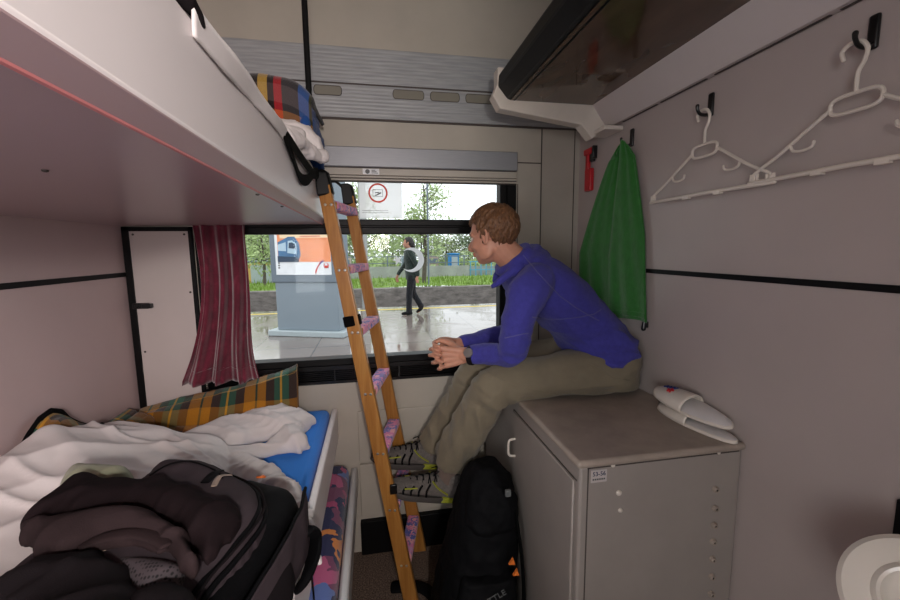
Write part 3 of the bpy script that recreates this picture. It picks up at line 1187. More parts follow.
# ------------------------------------------------------------------ hooks on the right wall
def hook(y, z, label):
    t = thing('wall_hook', label, 'hook', (XR, y, z), 'black hooks on the right wall')
    mb = MB().box(XR - 0.010, XR, y - 0.010, y + 0.010, z - 0.032, z + 0.036)
    obj('plate', mb, 'black_gloss', t, bevel=0.006, seg=3)
    mb = MB()
    mb.tube([(XR - 0.006, y, z - 0.022), (XR - 0.022, y, z - 0.028), (XR - 0.040, y, z - 0.026), (XR - 0.050, y, z - 0.014), (XR - 0.051, y, z - 0.004)], [0.006, 0.0048, 0.0045, 0.0045, 0.0055], 10, round_caps=True, smooth=4)
    obj('prong', mb, 'black_gloss', t)
    return t
hook(1.114, 1.921, 'black wall hook holding the smaller-looking farther white hanger')
hook(0.708, 1.926, 'black wall hook nearest the camera, holding the closer white hanger')
hook(1.496, 1.926, 'black wall hook with the green towel hanging from it')

# ------------------------------------------------------------------ hangers
def hanger(y, zt, label, seg=0.216):
    """flat plastic hanger parallel to the wall; y grows away from the camera"""
    x = XR - 0.036
    t = thing('clothes_hanger', label, 'clothes hanger', (x, y, zt), 'white plastic hangers on the right wall')
    P = lambda dy, dz: V((x, y + dy, zt + dz))
    mb = MB()
    mb.tube([P(0.030, -0.014), P(0.034, 0.003), P(0.020, 0.013), P(0.000, 0.010), P(-0.012, -0.008), P(-0.009, -0.030), P(-0.001, -0.045), P(0.001, -0.060), P(0, -0.088)], 0.0042, 10, round_caps=True, smooth=5)
    obj('hook', mb, 'white_plastic', t)
    mb = MB()
    oval = [P(0.047 * (1 if cos(a) > 0 else -1) * abs(cos(a)) ** 0.5, -0.106 + 0.018 * (1 if sin(a) > 0 else -1) * abs(sin(a)) ** 0.7) for a in [2 * pi * q / 28 for q in range(28)]]
    mb.tube(oval, 0.0042, 8, True)
    for s in (1, -1):
        mb.tube([P(s * 0.046, -0.108), P(s * 0.10, -0.143), P(s * 0.16, -0.182), P(s * seg, -0.212), P(s * seg, -0.230)], 0.0042, 8, round_caps=True, smooth=3)
        mb.tube([P(s * 0.128, -0.160), P(s * 0.120, -0.176), P(s * 0.098, -0.180), P(s * 0.078, -0.176), P(s * 0.074, -0.166)], 0.0034, 8, round_caps=True, smooth=4)
        for k in (-0.009, 0.0, 0.009):
            mb.tube([P(s * seg + k, -0.212), P(s * seg + k, -0.232)], 0.0036, 8)
    obj('shoulder', mb, 'white_plastic', t)
    mb = MB()
    mb.tube([P(-seg - 0.012, -0.234), P(0, -0.232), P(seg + 0.012, -0.234)], 0.0056, 10, round_caps=True)
    for s in (1, -1):
        mb.box(x - 0.006, x + 0.006, y + s * 0.06 - 0.012, y + s * 0.06 + 0.012, zt - 0.242, zt - 0.233)
    obj('trouser_bar', mb, 'white_plastic', t)
    return t
hanger(1.094, 1.892, 'white plastic clothes hanger farther from the camera, on the hook beside the towel')
hanger(0.706, 1.898, 'white plastic clothes hanger nearest the camera, cut by the right edge of the frame')

# ------------------------------------------------------------------ green towel
t = thing('towel', 'green terry towel hanging in long folds from a hook behind the man', 'towel', (XR - 0.04, 1.55, 1.2))
def tow(s, tt):
    z = 1.918 - tt * 0.700
    g = min(1, tt * 1.9)
    y0 = 1.470 - 0.070 * g ** 0.8 - 0.062 * tt ** 1.4
    y1 = 1.528 + 0.315 * min(1, tt * 1.55) ** 0.80
    y = y0 + (y1 - y0) * s
    # three heavy folds that tighten towards the hook
    ph = s * 2 * pi * 1.9 + 0.5 * sin(tt * 2.2)
    amp = 0.013 + 0.010 * min(1, tt * 1.4)
    fold_ = sin(ph + 0.7) + 0.35 * sin(2 * ph + 1.1)
    x = XR - 0.034 + amp * 0.62 * fold_ + 0.003 * sin(s * 37 + tt * 5) * min(1, 0.3 + tt)
    if tt < 0.10:
        q = 1 - tt / 0.10
        x -= 0.010 * q
        z -= 0.045 * (abs(s - 0.45) * 2) ** 2 * q
    x = min(x, XR - 0.008)
    z += 0.010 * sin(s * 9 + 1) * tt + 0.03 * (s - 0.2) * tt ** 2
    return V((x, y, z))
mb = MB().grid(110, 70, tow)
obj('fabric', mb, 'towel', t, solid=0.007)
mb = MB().grid(110, 3, lambda s, tt: tow(s, 0.955 + 0.03 * tt) + V((-0.0045, 0, 0)))
obj('hem_band', mb, 'towel', t, solid=0.003)
# small black clip under it on the wall
p = atx(645, 325, XR - 0.01)
mb = MB().tube([V((XR - 0.014, p.y, p.z + 0.016)), V((XR - 0.016, p.y, p.z - 0.014))], [0.006, 0.009], 10, round_caps=True)
mb.box(XR - 0.012, XR, p.y - 0.007, p.y + 0.007, p.z - 0.01, p.z + 0.014)
tag(obj('wall_stop', mb, 'black_gloss', None, bevel=0.001), 'small black rubber stop on the wall at the towel\'s lower corner', 'rubber stop')

# ------------------------------------------------------------------ red emergency hammer
t = thing('emergency_hammer', 'red emergency hammer in a holder in the corner above the towel', 'emergency hammer', (XR, 1.80, 1.86))
mb = MB().box(XR - 0.022, XR, 1.775, 1.828, 1.765, 1.868)
obj('holder', mb, 'red', t, bevel=0.006, seg=3)
mb = MB().box(XR - 0.022, XR - 0.004, 1.800, 1.824, 1.86, 1.945)
mb.box(XR - 0.026, XR - 0.002, 1.762, 1.836, 1.930, 1.958)
obj('hammer', mb, 'red', t, bevel=0.005, seg=3)
mb = MB().box(XR - 0.024, XR - 0.001, 1.752, 1.766, 1.905, 1.962)
mb.box(XR - 0.020, XR - 0.002, 1.765, 1.790, 1.895, 1.93)
obj('hammer_head', mb, 'black_gloss', t, bevel=0.003)

# ================================================================== LADDER
RD = V((0.070, 0.300, 0)).normalized()          # along the rungs
def rail_x(z): return 0.1125 - 0.1613 * z
YN = 1.57
t = thing('bunk_ladder', 'leaning wooden ladder with patterned padded rungs, hooked on the upper bunk', 'ladder', (0.11, YN, 0))
def rail(off, z0, z1):
    base = RD * off
    mb = MB()
    w0, w1 = 0.031, 0.024
    up = V((-0.1613, 0, 1)).normalized(); side = RD.cross(up).normalized()
    if side.x < 0: side = -side
    A = V((rail_x(z0), YN, z0)) + base; B = V((rail_x(z1), YN, z1)) + base
    mb.prism([A - side * w0, A + side * w0, B + side * w1, B - side * w1], RD * -0.012, RD * 0.012)
    return mb
LEN = 0.308
obj('rail', rail(0.0, 0.0, 1.735), 'wood', t, bevel=0.004, seg=3)
obj('rail', rail(LEN, 0.0, 1.735), 'wood', t, bevel=0.004, seg=3)
RUNGS = [1.666, 1.428, 1.19, 0.944, 0.694, 0.446, 0.191]
upv = V((-0.1613, 0, 1)).normalized()
for z in RUNGS:
    A = V((rail_x(z) + 0.004, YN, z)); mid = A + RD * (LEN / 2)
    X_ = RD.cross(V((0, 0, 1))).normalized()
    mb = MB()
    P = []
    for (a, h) in ((-0.024, -0.013), (0.024, -0.013), (0.024, 0.013), (-0.024, 0.013)):
        P.append(mid + X_ * a + V((0, 0, h)))
    mb.prism(P, RD * (-LEN / 2 + 0.012), RD * (LEN / 2 - 0.012))
    rg = obj('rung', mb, 'wood', t, bevel=0.004)
    mb = MB()
    P = []
    for (a, h) in ((-0.0265, -0.0155), (0.0265, -0.0155), (0.0265, 0.0165), (-0.0265, 0.0165)):
        P.append(mid + X_ * a + V((0, 0, h)))
    mb.prism(P, RD * (-LEN / 2 + 0.015), RD * (LEN / 2 - 0.015))
    obj('rung_pad', mb, 'pad_pat', rg, bevel=0.007, seg=3)
    for s in (-0.011, 0.011):
        for q, dr_ in ((-0.0122, -1), (LEN + 0.0122, 1)):
            mb = MB(); screw(mb, A + RD * q + X_ * (-s), RD * dr_, 0.0055, 0.003)
            obj('bolt', mb, 'steel', rg)
for off in (0.0, LEN):
    mb = MB()
    A = V((rail_x(1.70), YN, 1.70)) + RD * off; B = V((rail_x(1.79), YN, 1.79)) + RD * off
    S = V((0.987, 0, 0.159))
    mb.prism([A - S * 0.028, A + S * 0.028, B + S * 0.024 - upv * 0.012, B + S * 0.010, B - S * 0.022], RD * -0.016, RD * 0.016)
    obj('end_cap', mb, 'black', t, bevel=0.006, seg=3)
mb = MB()
for (z0, z1) in ((1.215, 1.255),):
    A = V((rail_x(z0), YN, z0)); B = V((rail_x(z1), YN, z1)); S = V((0.987, 0, 0.159))
    mb.prism([A - S * 0.0305, A + S * 0.0305, B + S * 0.0305, B - S * 0.0305], RD * -0.0145, RD * 0.0145)
obj('black_tape', mb, 'web', t, bevel=0.003)
pz_ = at(392, 487, YN)
mb = MB().box(pz_.x - 0.010, pz_.x + 0.020, YN - 0.022, YN - 0.010, pz_.z - 0.022, pz_.z + 0.022)
obj('buckle', mb, 'black_gloss', t, bevel=0.005)
# webbing loop that ties the ladder to the bunk
mb = MB()
xs = -0.1885
L1 = [atx(280, 128, -0.200), atx(286, 140, xs), atx(293, 158, xs - 0.001), atx(300, 177, xs), atx(307, 180, xs + 0.002), atx(313, 174, xs + 0.004), atx(318, 172, xs + 0.004)]
mb.tube(L1, 0.016, 8, flat=(0.14, 1), up=(1, 0, 0), smooth=5)
L2 = [atx(281, 128, -0.1955), atx(291, 142, xs + 0.003), atx(303, 160, xs + 0.004), atx(314, 174, xs + 0.008), V((rail_x(1.775) - 0.01, YN - 0.016, 1.775))]
mb.tube(L2, 0.016, 8, flat=(0.14, 1), up=(1, 0, 0), smooth=5)
obj('webbing_loop', mb, 'web', t)
mb = MB()
A = V((rail_x(1.78), YN, 1.785)) + RD * LEN
mb.tube([A + V((-0.02, 0, -0.01)), A + V((-0.045, 0, 0.012)), A + V((-0.072, 0, 0.008)), A + V((-0.086, 0, -0.02))], 0.006, 8, round_caps=True, smooth=4)
obj('hook', mb, 'black_gloss', t)
mb = MB()
A = V((rail_x(1.78), YN, 1.785))
mb.tube([A + V((-0.015, 0, -0.01)), A + V((-0.028, 0, 0.012)), A + V((-0.034, 0, -0.004))], 0.005, 8, round_caps=True, smooth=4)
obj('hook', mb, 'black_gloss', t)

# ================================================================== BEDDING ON THE LOWER BUNK
ZB = 0.776


def seg_dist(p, poly):
    best = 1e9
    n = len(poly)
    for i in range(n):
        a, b = poly[i], poly[(i + 1) % n]
        ab = (b[0] - a[0], b[1] - a[1])
        L = ab[0] ** 2 + ab[1] ** 2 + 1e-12
        q = max(0, min(1, ((p[0] - a[0]) * ab[0] + (p[1] - a[1]) * ab[1]) / L))
        d = (p[0] - a[0] - q * ab[0]) ** 2 + (p[1] - a[1] - q * ab[1]) ** 2
        if d < best: best = d
    return sqrt(best)


def inside(p, poly):
    c = False
    n = len(poly)
    for i in range(n):
        a, b = poly[i], poly[i - 1]
        if (a[1] > p[1]) != (b[1] > p[1]) and p[0] < (b[0] - a[0]) * (p[1] - a[1]) / (b[1] - a[1]) + a[0]:
            c = not c
    return c


def puff(mb, outline, zbot, htop, k=0.03, res=0.009):
    """a cushion of cloth over the plan outline: flat underside at zbot, rounded top; htop(x, y) is the height it tends to"""
    o2, _ = catmull([V((p[0], p[1], 0)) for p in outline], [0] * len(outline), 4, True)
    poly = [(p.x, p.y) for p in o2]
    x0, x1 = min(p[0] for p in poly), max(p[0] for p in poly)
    y0, y1 = min(p[1] for p in poly), max(p[1] for p in poly)
    nx, ny = int((x1 - x0) / res) + 2, int((y1 - y0) / res) + 2
    ids = {}
    vs, fs = [], []
    for j in range(ny):
        for i in range(nx):
            p = (x0 + i * res, y0 + j * res)
            if inside(p, poly):
                d = seg_dist(p, poly)
                h = htop(*p) * (1 - math.exp(-((d + 0.3 * res) / k) ** 1.0)) ** 0.7
                ids[(i, j)] = len(vs)
                vs.append(V((p[0], p[1], zbot + max(0.004, h))))
    nt_ = len(vs)
    vs += [V((v.x, v.y, zbot)) for v in vs]
    used = {}
    for (i, j) in ids:
        q = [(i, j), (i + 1, j), (i + 1, j + 1), (i, j + 1)]
        if all(c in ids for c in q):
            f = tuple(ids[c] for c in q)
            fs.append(f)
            fs.append(tuple(a + nt_ for a in reversed(f)))
            for e in range(4):
                a, b = f[e], f[(e + 1) % 4]
                used[(a, b)] = 1
    for (a, b) in list(used):
        if (b, a) not in used:
            fs.append((b, a, a + nt_, b + nt_))
    mb.add(vs, fs)
    return mb


def wrap(px, z):
    return [atz(u, v, z) for u, v in px]


def crease(p, ang, sc, warp=0.06, wl=3.0, asp=0.25, seed=0.0):
    """sharp cloth creases running along direction ang"""
    w = V((noise.noise(V((p.x, p.y, seed)) * wl), noise.noise(V((p.x + 9, p.y, seed)) * wl), 0)) * warp
    q = V((p.x, p.y, 0)) + w
    a = q.x * cos(ang) + q.y * sin(ang)
    b = -q.x * sin(ang) + q.y * cos(ang)
    n1 = noise.noise(V((a * asp * sc, b * sc, seed + p.z * 2)))
    return max(0, 1 - abs(n1) * 3.2) ** 1.5


mb = MB()
# main heap of sheet (plan outline on the mattress)
main = [(-1.004, -0.15), (-1.004, 1.50), (-0.93, 1.60), (-0.80, 1.60), (-0.66, 1.52), (-0.55, 1.50), (-0.50, 1.42), (-0.47, 1.30), (-0.44, 1.15), (-0.42, 1.0), (-0.40, 0.6), (-0.40, -0.15)]
def hmain(x, y):
    h = 0.120 + 0.115 * math.exp(-((x + 0.97) / 0.22) ** 2 - ((y - 1.27) / 0.24) ** 2) - 0.045 * max(0, min(1, (x + 0.62) / 0.3))
    return h + 0.018 * noise.noise(V((x * 4, y * 4, 1)))
puff(mb, main, ZB, hmain, 0.035, 0.012)
# upper flap reaching the aisle side
puff(mb, wrap([(150, 445), (190, 432), (222, 420), (250, 409), (275, 404), (300, 405), (313, 413), (302, 424), (272, 429), (245, 436), (205, 450), (170, 458)], 0.825), ZB,
     lambda x, y: 0.070 + 0.012 * noise.noise(V((x * 9, y * 9, 2))), 0.024, 0.007)
# second flap with the turned corner
puff(mb, wrap([(200, 450), (235, 449), (262, 445), (278, 433), (290, 426), (298, 429), (311, 441), (304, 446), (280, 449), (255, 456), (225, 464)], 0.80), ZB,
     lambda x, y: 0.050 + 0.02 * math.exp(-((x + 0.27) / 0.06) ** 2), 0.02, 0.007)
# trailing edge that runs along the bag towards the camera
puff(mb, wrap([(205, 455), (240, 457), (264, 465), (286, 476), (303, 492), (314, 515), (321, 540), (321, 562), (312, 560), (300, 530), (285, 505), (258, 485), (220, 475)], 0.79), ZB,
     lambda x, y: 0.040, 0.018, 0.008)
def crump(p, n):
    if p.z < ZB + 0.006 or p.x < -0.996:
        return 0
    flap = max(0, min(1, (p.x + 0.62) / 0.2))
    c = 0.013 * (1 - 0.3 * flap) * crease(p, 0.45, 7, 0.10, 2.5, 0.22, 1.0) + 0.014 * crease(p, -0.5, 11, 0.06, 4, 0.3, 5.0)
    c += flap * (0.010 * crease(p, 0.30, 19, 0.03, 6, 0.22, 8.0) + 0.006 * crease(p, 0.9, 26, 0.03, 6, 0.3, 3.0))
    return c - 0.008 + 0.0015 * fbm(p, 18, 2)
sh = fobj('top_sheet', mb, 'sheet', None, 0.0065, 3, crump)
for v in sh.data.vertices:
    v.co.x = max(v.co.x, -1.008)
tag(sh, 'crumpled white bed sheet heaped across the lower bunk', 'bed sheet')

t = thing('plaid_blanket', 'ochre, green and black plaid wool blanket pushed against the wall of the lower bunk', 'blanket', (-0.7, 1.75, ZB))
def pl1(s, tt):
    x = -0.985 + 0.635 * s
    zr = 0.845 + 0.03 * s + 0.125 * s ** 1.3 + 0.012 * sin(s * 6)
    prof = [(1.868, ZB + 0.002), (1.872, zr - 0.03), (1.852, zr), (1.815, zr - 0.014), (1.772, ZB + 0.075), (1.735, ZB + 0.022), (1.66, ZB + 0.008)]
    q = tt * (len(prof) - 1)
    i = min(int(q), len(prof) - 2); f = q - i
    f = f * f * (3 - 2 * f) if i > 0 else f
    y = prof[i][0] * (1 - f) + prof[i + 1][0] * f
    z = prof[i][1] * (1 - f) + prof[i + 1][1] * f
    k = fbm((x * 1.2, tt * 1.3, 3), 4, 3)
    y += 0.010 * k * (1 if tt > 0.3 else 0) + 0.02 * sin(s * 8) * max(0, tt - 0.4)
    z += 0.008 * k * (1 if 0.2 < tt < 0.9 else 0)
    return V((x + 0.02 * (tt - 0.3) * s, y, z))
def pl2(s, tt):
    y = 1.02 + 0.75 * s
    zr = 0.86 + 0.150 * math.exp(-((y - 1.385) / 0.13) ** 2) + 0.02 * s
    prof = [(-1.006, ZB + 0.004), (-1.004, zr - 0.02), (-0.985, zr), (-0.955, zr - 0.02), (-0.915, ZB + 0.07), (-0.87, ZB + 0.012)]
    q = tt * (len(prof) - 1)
    i = min(int(q), len(prof) - 2); f = q - i
    f = f * f * (3 - 2 * f) if i > 0 else f
    x = prof[i][0] * (1 - f) + prof[i + 1][0] * f
    z = prof[i][1] * (1 - f) + prof[i + 1][1] * f
    k = fbm((y * 1.3, tt, 7), 4, 3)
    return V((x + 0.010 * k * (1 if tt > 0.35 else 0), y, z + 0.008 * k * (1 if 0.25 < tt < 0.9 else 0)))
mb = MB().grid(80, 40, pl1)
obj('far_fold', mb, 'plaid_green', t, solid=0.006)
mb = MB().grid(80, 40, pl2)
obj('wall_fold', mb, 'plaid_green', t, solid=0.006)
mb = MB()
mb.tube([pl2(s, 0.36) + V((0.0, 0, 0.004)) for s in [q / 20 for q in range(3, 17)]], 0.009, 8, round_caps=True)
obj('dark_binding', mb, 'web', t)

# ================================================================== GREY AND BLACK BACKPACK ON THE BED
t = thing('backpack', 'large grey and black backpack lying on the lower bunk', 'backpack', (-0.42, 0.72, 0.79))
fold = lambda a, s: (lambda p, n: a * (ridge(p + V((2, 1, 0)), s) - 0.5) + a * 0.4 * fbm(p, s * 2.4, 2))
ZP = 0.784
body_o = [(-0.575, 0.93), (-0.545, 1.045), (-0.46, 1.085), (-0.36, 1.075), (-0.245, 1.03), (-0.188, 0.975), (-0.182, 0.90), (-0.205, 0.75), (-0.245, 0.58), (-0.29, 0.38), (-0.42, 0.33), (-0.58, 0.36), (-0.635, 0.55), (-0.61, 0.75)]
mb = MB(); puff(mb, body_o, ZP, lambda x, y: 0.168, 0.022, 0.009)
fobj('main_compartment', mb, 'bag_black', t, 0.0075, 3, fold(0.005, 9))
front_o = [(p.x, p.y) for p in wrap([(137, 475), (147, 464), (165, 456.5), (183, 455), (209, 458), (235, 466), (256, 476), (263, 488), (262, 499), (253, 513), (228, 541), (205, 566)], 1.012)] + [(-0.295, 0.50), (-0.33, 0.40), (-0.50, 0.40), (-0.60, 0.50), (-0.60, 0.70), (-0.565, 0.85)]
mb = MB(); puff(mb, front_o, 0.92, lambda x, y: 0.098 + 0.012 * math.exp(-((x + 0.43) / 0.12) ** 2), 0.016, 0.007)
fp = fobj('front_pocket', mb, 'bag_grey', t, 0.006, 4, fold(0.004, 8))
o2, _ = catmull([V((p[0], p[1], 0)) for p in front_o], [0] * len(front_o), 5, True)
cen = sum(o2, V((0, 0, 0))) / len(o2)
bvp = BVHTree.FromPolygons([v.co.copy() + WL[t.name] for v in fp.data.vertices], [tuple(p.vertices) for p in fp.data.polygons])
def drop(p, lift=0.002):
    h = bvp.ray_cast(V((p.x, p.y, 1.4)), V((0, 0, -1)))
    return (h[0] + V((0, 0, lift))) if h[0] is not None else V((p.x, p.y, 1.0))
rimp = [drop(cen + (p - cen) * 0.945) for p in o2]
mb = MB(); mb.tube(rimp, 0.0045, 8, True)
obj('piping', mb, 'bag_black', fp)
zp = [V((p.x, p.y, 0.965)) + (p - cen).normalized() * 0.0015 for p in o2]
mb = MB(); mb.tube(zp, 0.0050, 8, True)
obj('zipper', mb, 'bag_black', t)
zp = [V((p.x, p.y, 0.985)) + (p - cen).normalized() * 0.0005 for p in o2]
mb = MB(); mb.tube(zp, 0.0025, 6, True)
obj('zipper_tape', mb, 'bag_dark', t)
# inner arc seam on the grey front
arc = [drop(p, 0.001) for p in wrap([(150, 476), (170, 466), (192, 464), (215, 470), (222, 478)], 1.025)]
mb = MB(); mb.tube(arc, 0.0022, 6, smooth=4)
obj('arc_seam', mb, 'bag_black', fp)
# grey side panel facing the aisle, with its dark pocket
def sidep(s, tt, o=0.010, y0=0.50, y1=0.968, za=0.930, zb=0.800):
    y = y1 + (y0 - y1) * s
    ed = [(-0.186, 0.985), (-0.182, 0.90), (-0.205, 0.75), (-0.245, 0.58), (-0.29, 0.38)]
    for i in range(4):
        if ed[i + 1][1] <= y <= ed[i][1]:
            f = (ed[i][1] - y) / (ed[i][1] - ed[i + 1][1]); x = ed[i][0] * (1 - f) + ed[i + 1][0] * f
            break
    z = za + (zb - za) * tt
    bul = sin(pi * tt) ** 0.7 * (sin(pi * min(1, max(0, s))) ** 0.25)
    return V((x + o * bul + 0.0035 + 0.004 * fbm((y, z, 1), 12, 2), y, z))
mb = MB().grid(50, 18, sidep)
obj('side_panel', mb, 'bag_grey', t, solid=0.006)
mb = MB().grid(40, 16, lambda s, tt: sidep(s, tt, 0.030, 0.50, 0.80, 0.895 , 0.795))
obj('side_pocket', mb, 'bag_dark', t, solid=0.006)
mb = MB().tube([sidep(q / 12, 0.0, 0.012) + V((0.002, 0, 0.002)) for q in range(13)], 0.004, 8)
obj('side_piping', mb, 'bag_black', t)
# net pocket and small things on it
net_o = [(p.x, p.y) for p in wrap([(92, 545), (130, 544), (165, 546), (186, 553), (180, 566), (148, 583), (128, 582), (108, 566)], 1.04)]
mb = MB(); puff(mb, net_o, 0.99, lambda x, y: 0.050, 0.012, 0.006)
fobj('net_pocket', mb, 'mesh', t, 0.005, 2, None)
low_o = [(p.x, p.y) for p in wrap([(120, 584), (150, 573), (172, 565), (192, 572), (206, 590), (204, 625), (150, 650), (100, 630)], 1.045)]
mb = MB(); puff(mb, low_o, 0.985, lambda x, y: 0.068, 0.018, 0.006)
fobj('lower_pocket', mb, 'bag_dark', t, 0.006, 3, fold(0.004, 12))
mb = MB().tube([drop(p, 0.003) for p in wrap([(214, 487), (220, 477), (231, 471)], 1.026)], [0.006, 0.0065, 0.005], 8, flat=(0.25, 1), up=(0, 0, 1), smooth=4)
obj('tan_tab', mb, 'tan', t)
mb = MB().tube([drop(p, 0.003) for p in wrap([(205, 484), (214, 475), (221, 468)], 1.026)], [0.010, 0.011, 0.008], 8, flat=(0.22, 1), up=(0, 0, 1), smooth=4)
obj('black_tab', mb, 'bag_black', t)
c = atz(261, 477, 0.962)
mb = MB().tube(circ(c, 0.009, (0.1, 0.5, 1), 20), 0.0022, 6, True)
mb.tube([c + V((-0.007, 0, 0.001)), c + V((0.007, 0.002, 0.001))], 0.0020, 6)
obj('orange_emblem', mb, 'orange', t)
# shoulder strap hanging over the bunk's side board
mb = MB()
pts = [atx(300, 540, -0.19), atx(308, 530, -0.172), atx(314, 538, -0.162), atx(313, 558, -0.158), atx(306, 578, -0.165), atx(298, 588, -0.185)]
mb.tube(pts, [0.018, 0.022, 0.022, 0.022, 0.020, 0.014], 12, flat=(0.5, 1.0), smooth=5, round_caps=True)
obj('shoulder_strap', mb, 'bag_black', t)
mb = MB()
pts = [atx(311, 562, -0.160), atx(312, 580, -0.162), atx(314, 600, -0.166), atx(315, 640, -0.17)]
mb.tube(pts, 0.008, 8, flat=(0.2, 1), up=(1, 0, 0), smooth=4)
obj('webbing_end', mb, 'web', t)

# ================================================================== DARK BROWN JACKET ON THE BACKPACK
t = thing('jacket', 'dark brown fleece jacket folded on top of the backpack', 'jacket', (-0.42, 0.76, 1.02))
jk = [(20, 512), (33, 498), (55, 486), (73, 475), (84, 471), (110, 475), (137, 475), (150, 474), (165, 473), (180, 478), (205, 489), (233, 500), (238, 510), (228, 528), (213, 546), (200, 552), (188, 532), (165, 518), (120, 510), (60, 524)]
mb = MB(); puff(mb, [(p.x, p.y) for p in wrap(jk, 1.045)], 1.012, lambda x, y: 0.048 + 0.012 * noise.noise(V((x * 8, y * 8, 3))), 0.022, 0.007)
def jcr(p, n):
    return 0.010 * crease(p, 0.2, 9, 0.08, 4, 0.3, 2.0) + 0.006 * crease(p, 1.1, 14, 0.06, 5, 0.3, 6.0) - 0.004 + 0.001 * fbm(p, 30, 2)
fobj('folded_body', mb, 'jacket', t, 0.0055, 4, jcr)
te = [(13.6, 517), (34, 512), (55, 513), (75, 509), (92, 506), (121, 502), (154, 507), (180, 517), (194, 535), (201, 553), (190, 556), (172, 550), (168, 541), (158, 535), (140, 529), (121, 527), (102, 530), (88, 537), (66, 546), (48, 551), (35, 545), (26, 532)]
mb = MB(); puff(mb, [(p.x, p.y) for p in wrap(te, 1.055)], 1.015, lambda x, y: 0.056, 0.014, 0.006)
fobj('turned_edge', mb, 'jacket_edge', t, 0.005, 4, lambda p, n: 0.007 * crease(p, 0.3, 12, 0.06, 5, 0.2, 4.0) - 0.003)
mb = MB()
for (zc, pts) in ((1.044, [(80, 548), (105, 537), (135, 533), (158, 538), (166, 546)]), (1.034, [(84, 552), (110, 543), (138, 539), (158, 545), (163, 551)]), (1.024, [(92, 555), (115, 549), (140, 546), (155, 552)])):
    mb.tube(wrap(pts, zc), [0.006] + [0.0085] * (len(pts) - 2) + [0.006], 12, flat=(0.55, 1.6), up=(0, 0, 1), smooth=5, round_caps=True)
fobj('inner_layers', mb, 'jacket_edge', t, 0.003, 2, None)
c = atz(108, 549, 1.03)
mb = MB().tube([c + V((-0.004, 0, 0)), c + V((0.003, 0.002, 0.003))], 0.0038, 10, round_caps=True)
obj('zip_toggle', mb, 'tan', t)

# second dark garment at the picture's lower left
pu = [(-60, 600), (-20, 590), (0, 581), (15, 563), (25, 557), (36, 549), (50, 553), (75, 550), (95, 546), (118, 549), (134, 556), (146, 572), (158, 590), (162, 610), (160, 645), (90, 680), (-40, 690)]
mb = MB(); puff(mb, [(p.x, p.y) for p in wrap(pu, 1.03)], 0.90, lambda x, y: 0.172 + 0.015 * noise.noise(V((x * 8, y * 8, 5))), 0.022, 0.008)
low = [(-0.86, 0.30), (-0.86, 0.66), (-0.78, 0.78), (-0.68, 0.80), (-0.60, 0.72), (-0.55, 0.40), (-0.6, 0.25)]
puff(mb, low, 0.80, lambda x, y: 0.16, 0.04, 0.010)
g = fobj('dark_pullover', mb, 'bag_dark', None, 0.0075, 4, lambda p, n: 0.010 * crease(p, 0.3, 9, 0.06, 4, 0.3, 7.0) + 0.006 * crease(p, 1.2, 14, 0.05, 5, 0.3, 9.0) - 0.004)
tag(g, 'blackish pullover bunched at the near end of the backpack, in the lower left corner', 'pullover')

# pale olive shirt peeping out behind the jacket
ol = [(55, 487), (64, 470), (72, 464), (90, 466), (115, 467), (137, 470), (139, 478), (110, 490), (75, 495)]
mb = MB(); puff(mb, [(p.x, p.y) for p in wrap(ol, 0.995)], 0.915, lambda x, y: 0.112, 0.016, 0.006)
g = fobj('olive_shirt', mb, 'olive', None, 0.006, 4, lambda p, n: 0.008 * crease(p, 0.7, 14, 0.05, 5, 0.3, 1.0) - 0.003)
tag(g, 'pale olive shirt peeping out between the white sheet and the dark jacket', 'shirt')

# ================================================================== BLACK RUCKSACK ON THE FLOOR
t = thing('rucksack', 'tall black rucksack standing on the floor against the cabinet', 'backpack', (0.36, 1.40, 0))
mb = MB()
def ruck(z, cx, cy, hw, hd):
    return [V((cx + hw * (abs(cos(a)) ** 0.75) * (1 if cos(a) >= 0 else -1), cy + hd * (abs(sin(a)) ** 0.75) * (1 if sin(a) >= 0 else -1), z)) for a in [2 * pi * j / 32 for j in range(32)]]
rows = [(0.003, .315, 1.365, .140, .130), (0.03, .320, 1.365, .160, .155), (0.15, .330, 1.365, .156, .160), (0.32, .352, 1.37, .138, .150), (0.46, .374, 1.38, .118, .132), (0.56, .388, 1.39, .108, .118), (0.62, .392, 1.395, .096, .100), (0.665, .390, 1.40, .070, .072), (0.685, .384, 1.40, .030, .032)]
mb.loft([ruck(*r) for r in rows])
fobj('main_body', mb, 'bag_black', t, 0.007, 3, fold(0.012, 8))
mb = MB()
rows = [(0.50, .382, 1.385, .100, .130), (0.53, .388, 1.385, .108, .142), (0.60, .394, 1.385, .102, .130), (0.655, .396, 1.39, .084, .098), (0.70, .392, 1.395, .044, .052)]
mb.loft([ruck(*r) for r in rows])
fobj('top_lid', mb, 'bag_black', t, 0.006, 3, fold(0.010, 10))
mb = MB()
rows = [(0.10, .330, 1.215, .105, .035), (0.14, .332, 1.208, .115, .045), (0.30, .346, 1.215, .105, .045), (0.38, .352, 1.225, .090, .034)]
mb.loft([ruck(*r) for r in rows])
fobj('front_pocket', mb, 'bag_black', t, 0.006, 3, fold(0.008, 12))
mb = MB()
mb.tube([V((.462, 1.27, .58)), V((.474, 1.24, .46)), V((.480, 1.22, .30)), V((.474, 1.23, .16))], 0.016, 10, flat=(0.3, 1), smooth=5, round_caps=True)
obj('compression_strap', mb, 'web', t)
p = at(508, 493, 1.225)
mb = MB().box(p.x - 0.010, p.x + 0.010, p.y - 0.006, p.y + 0.006, p.z - 0.012, p.z + 0.012)
obj('strap_buckle', mb, 'decal_grey', t, bevel=0.003)
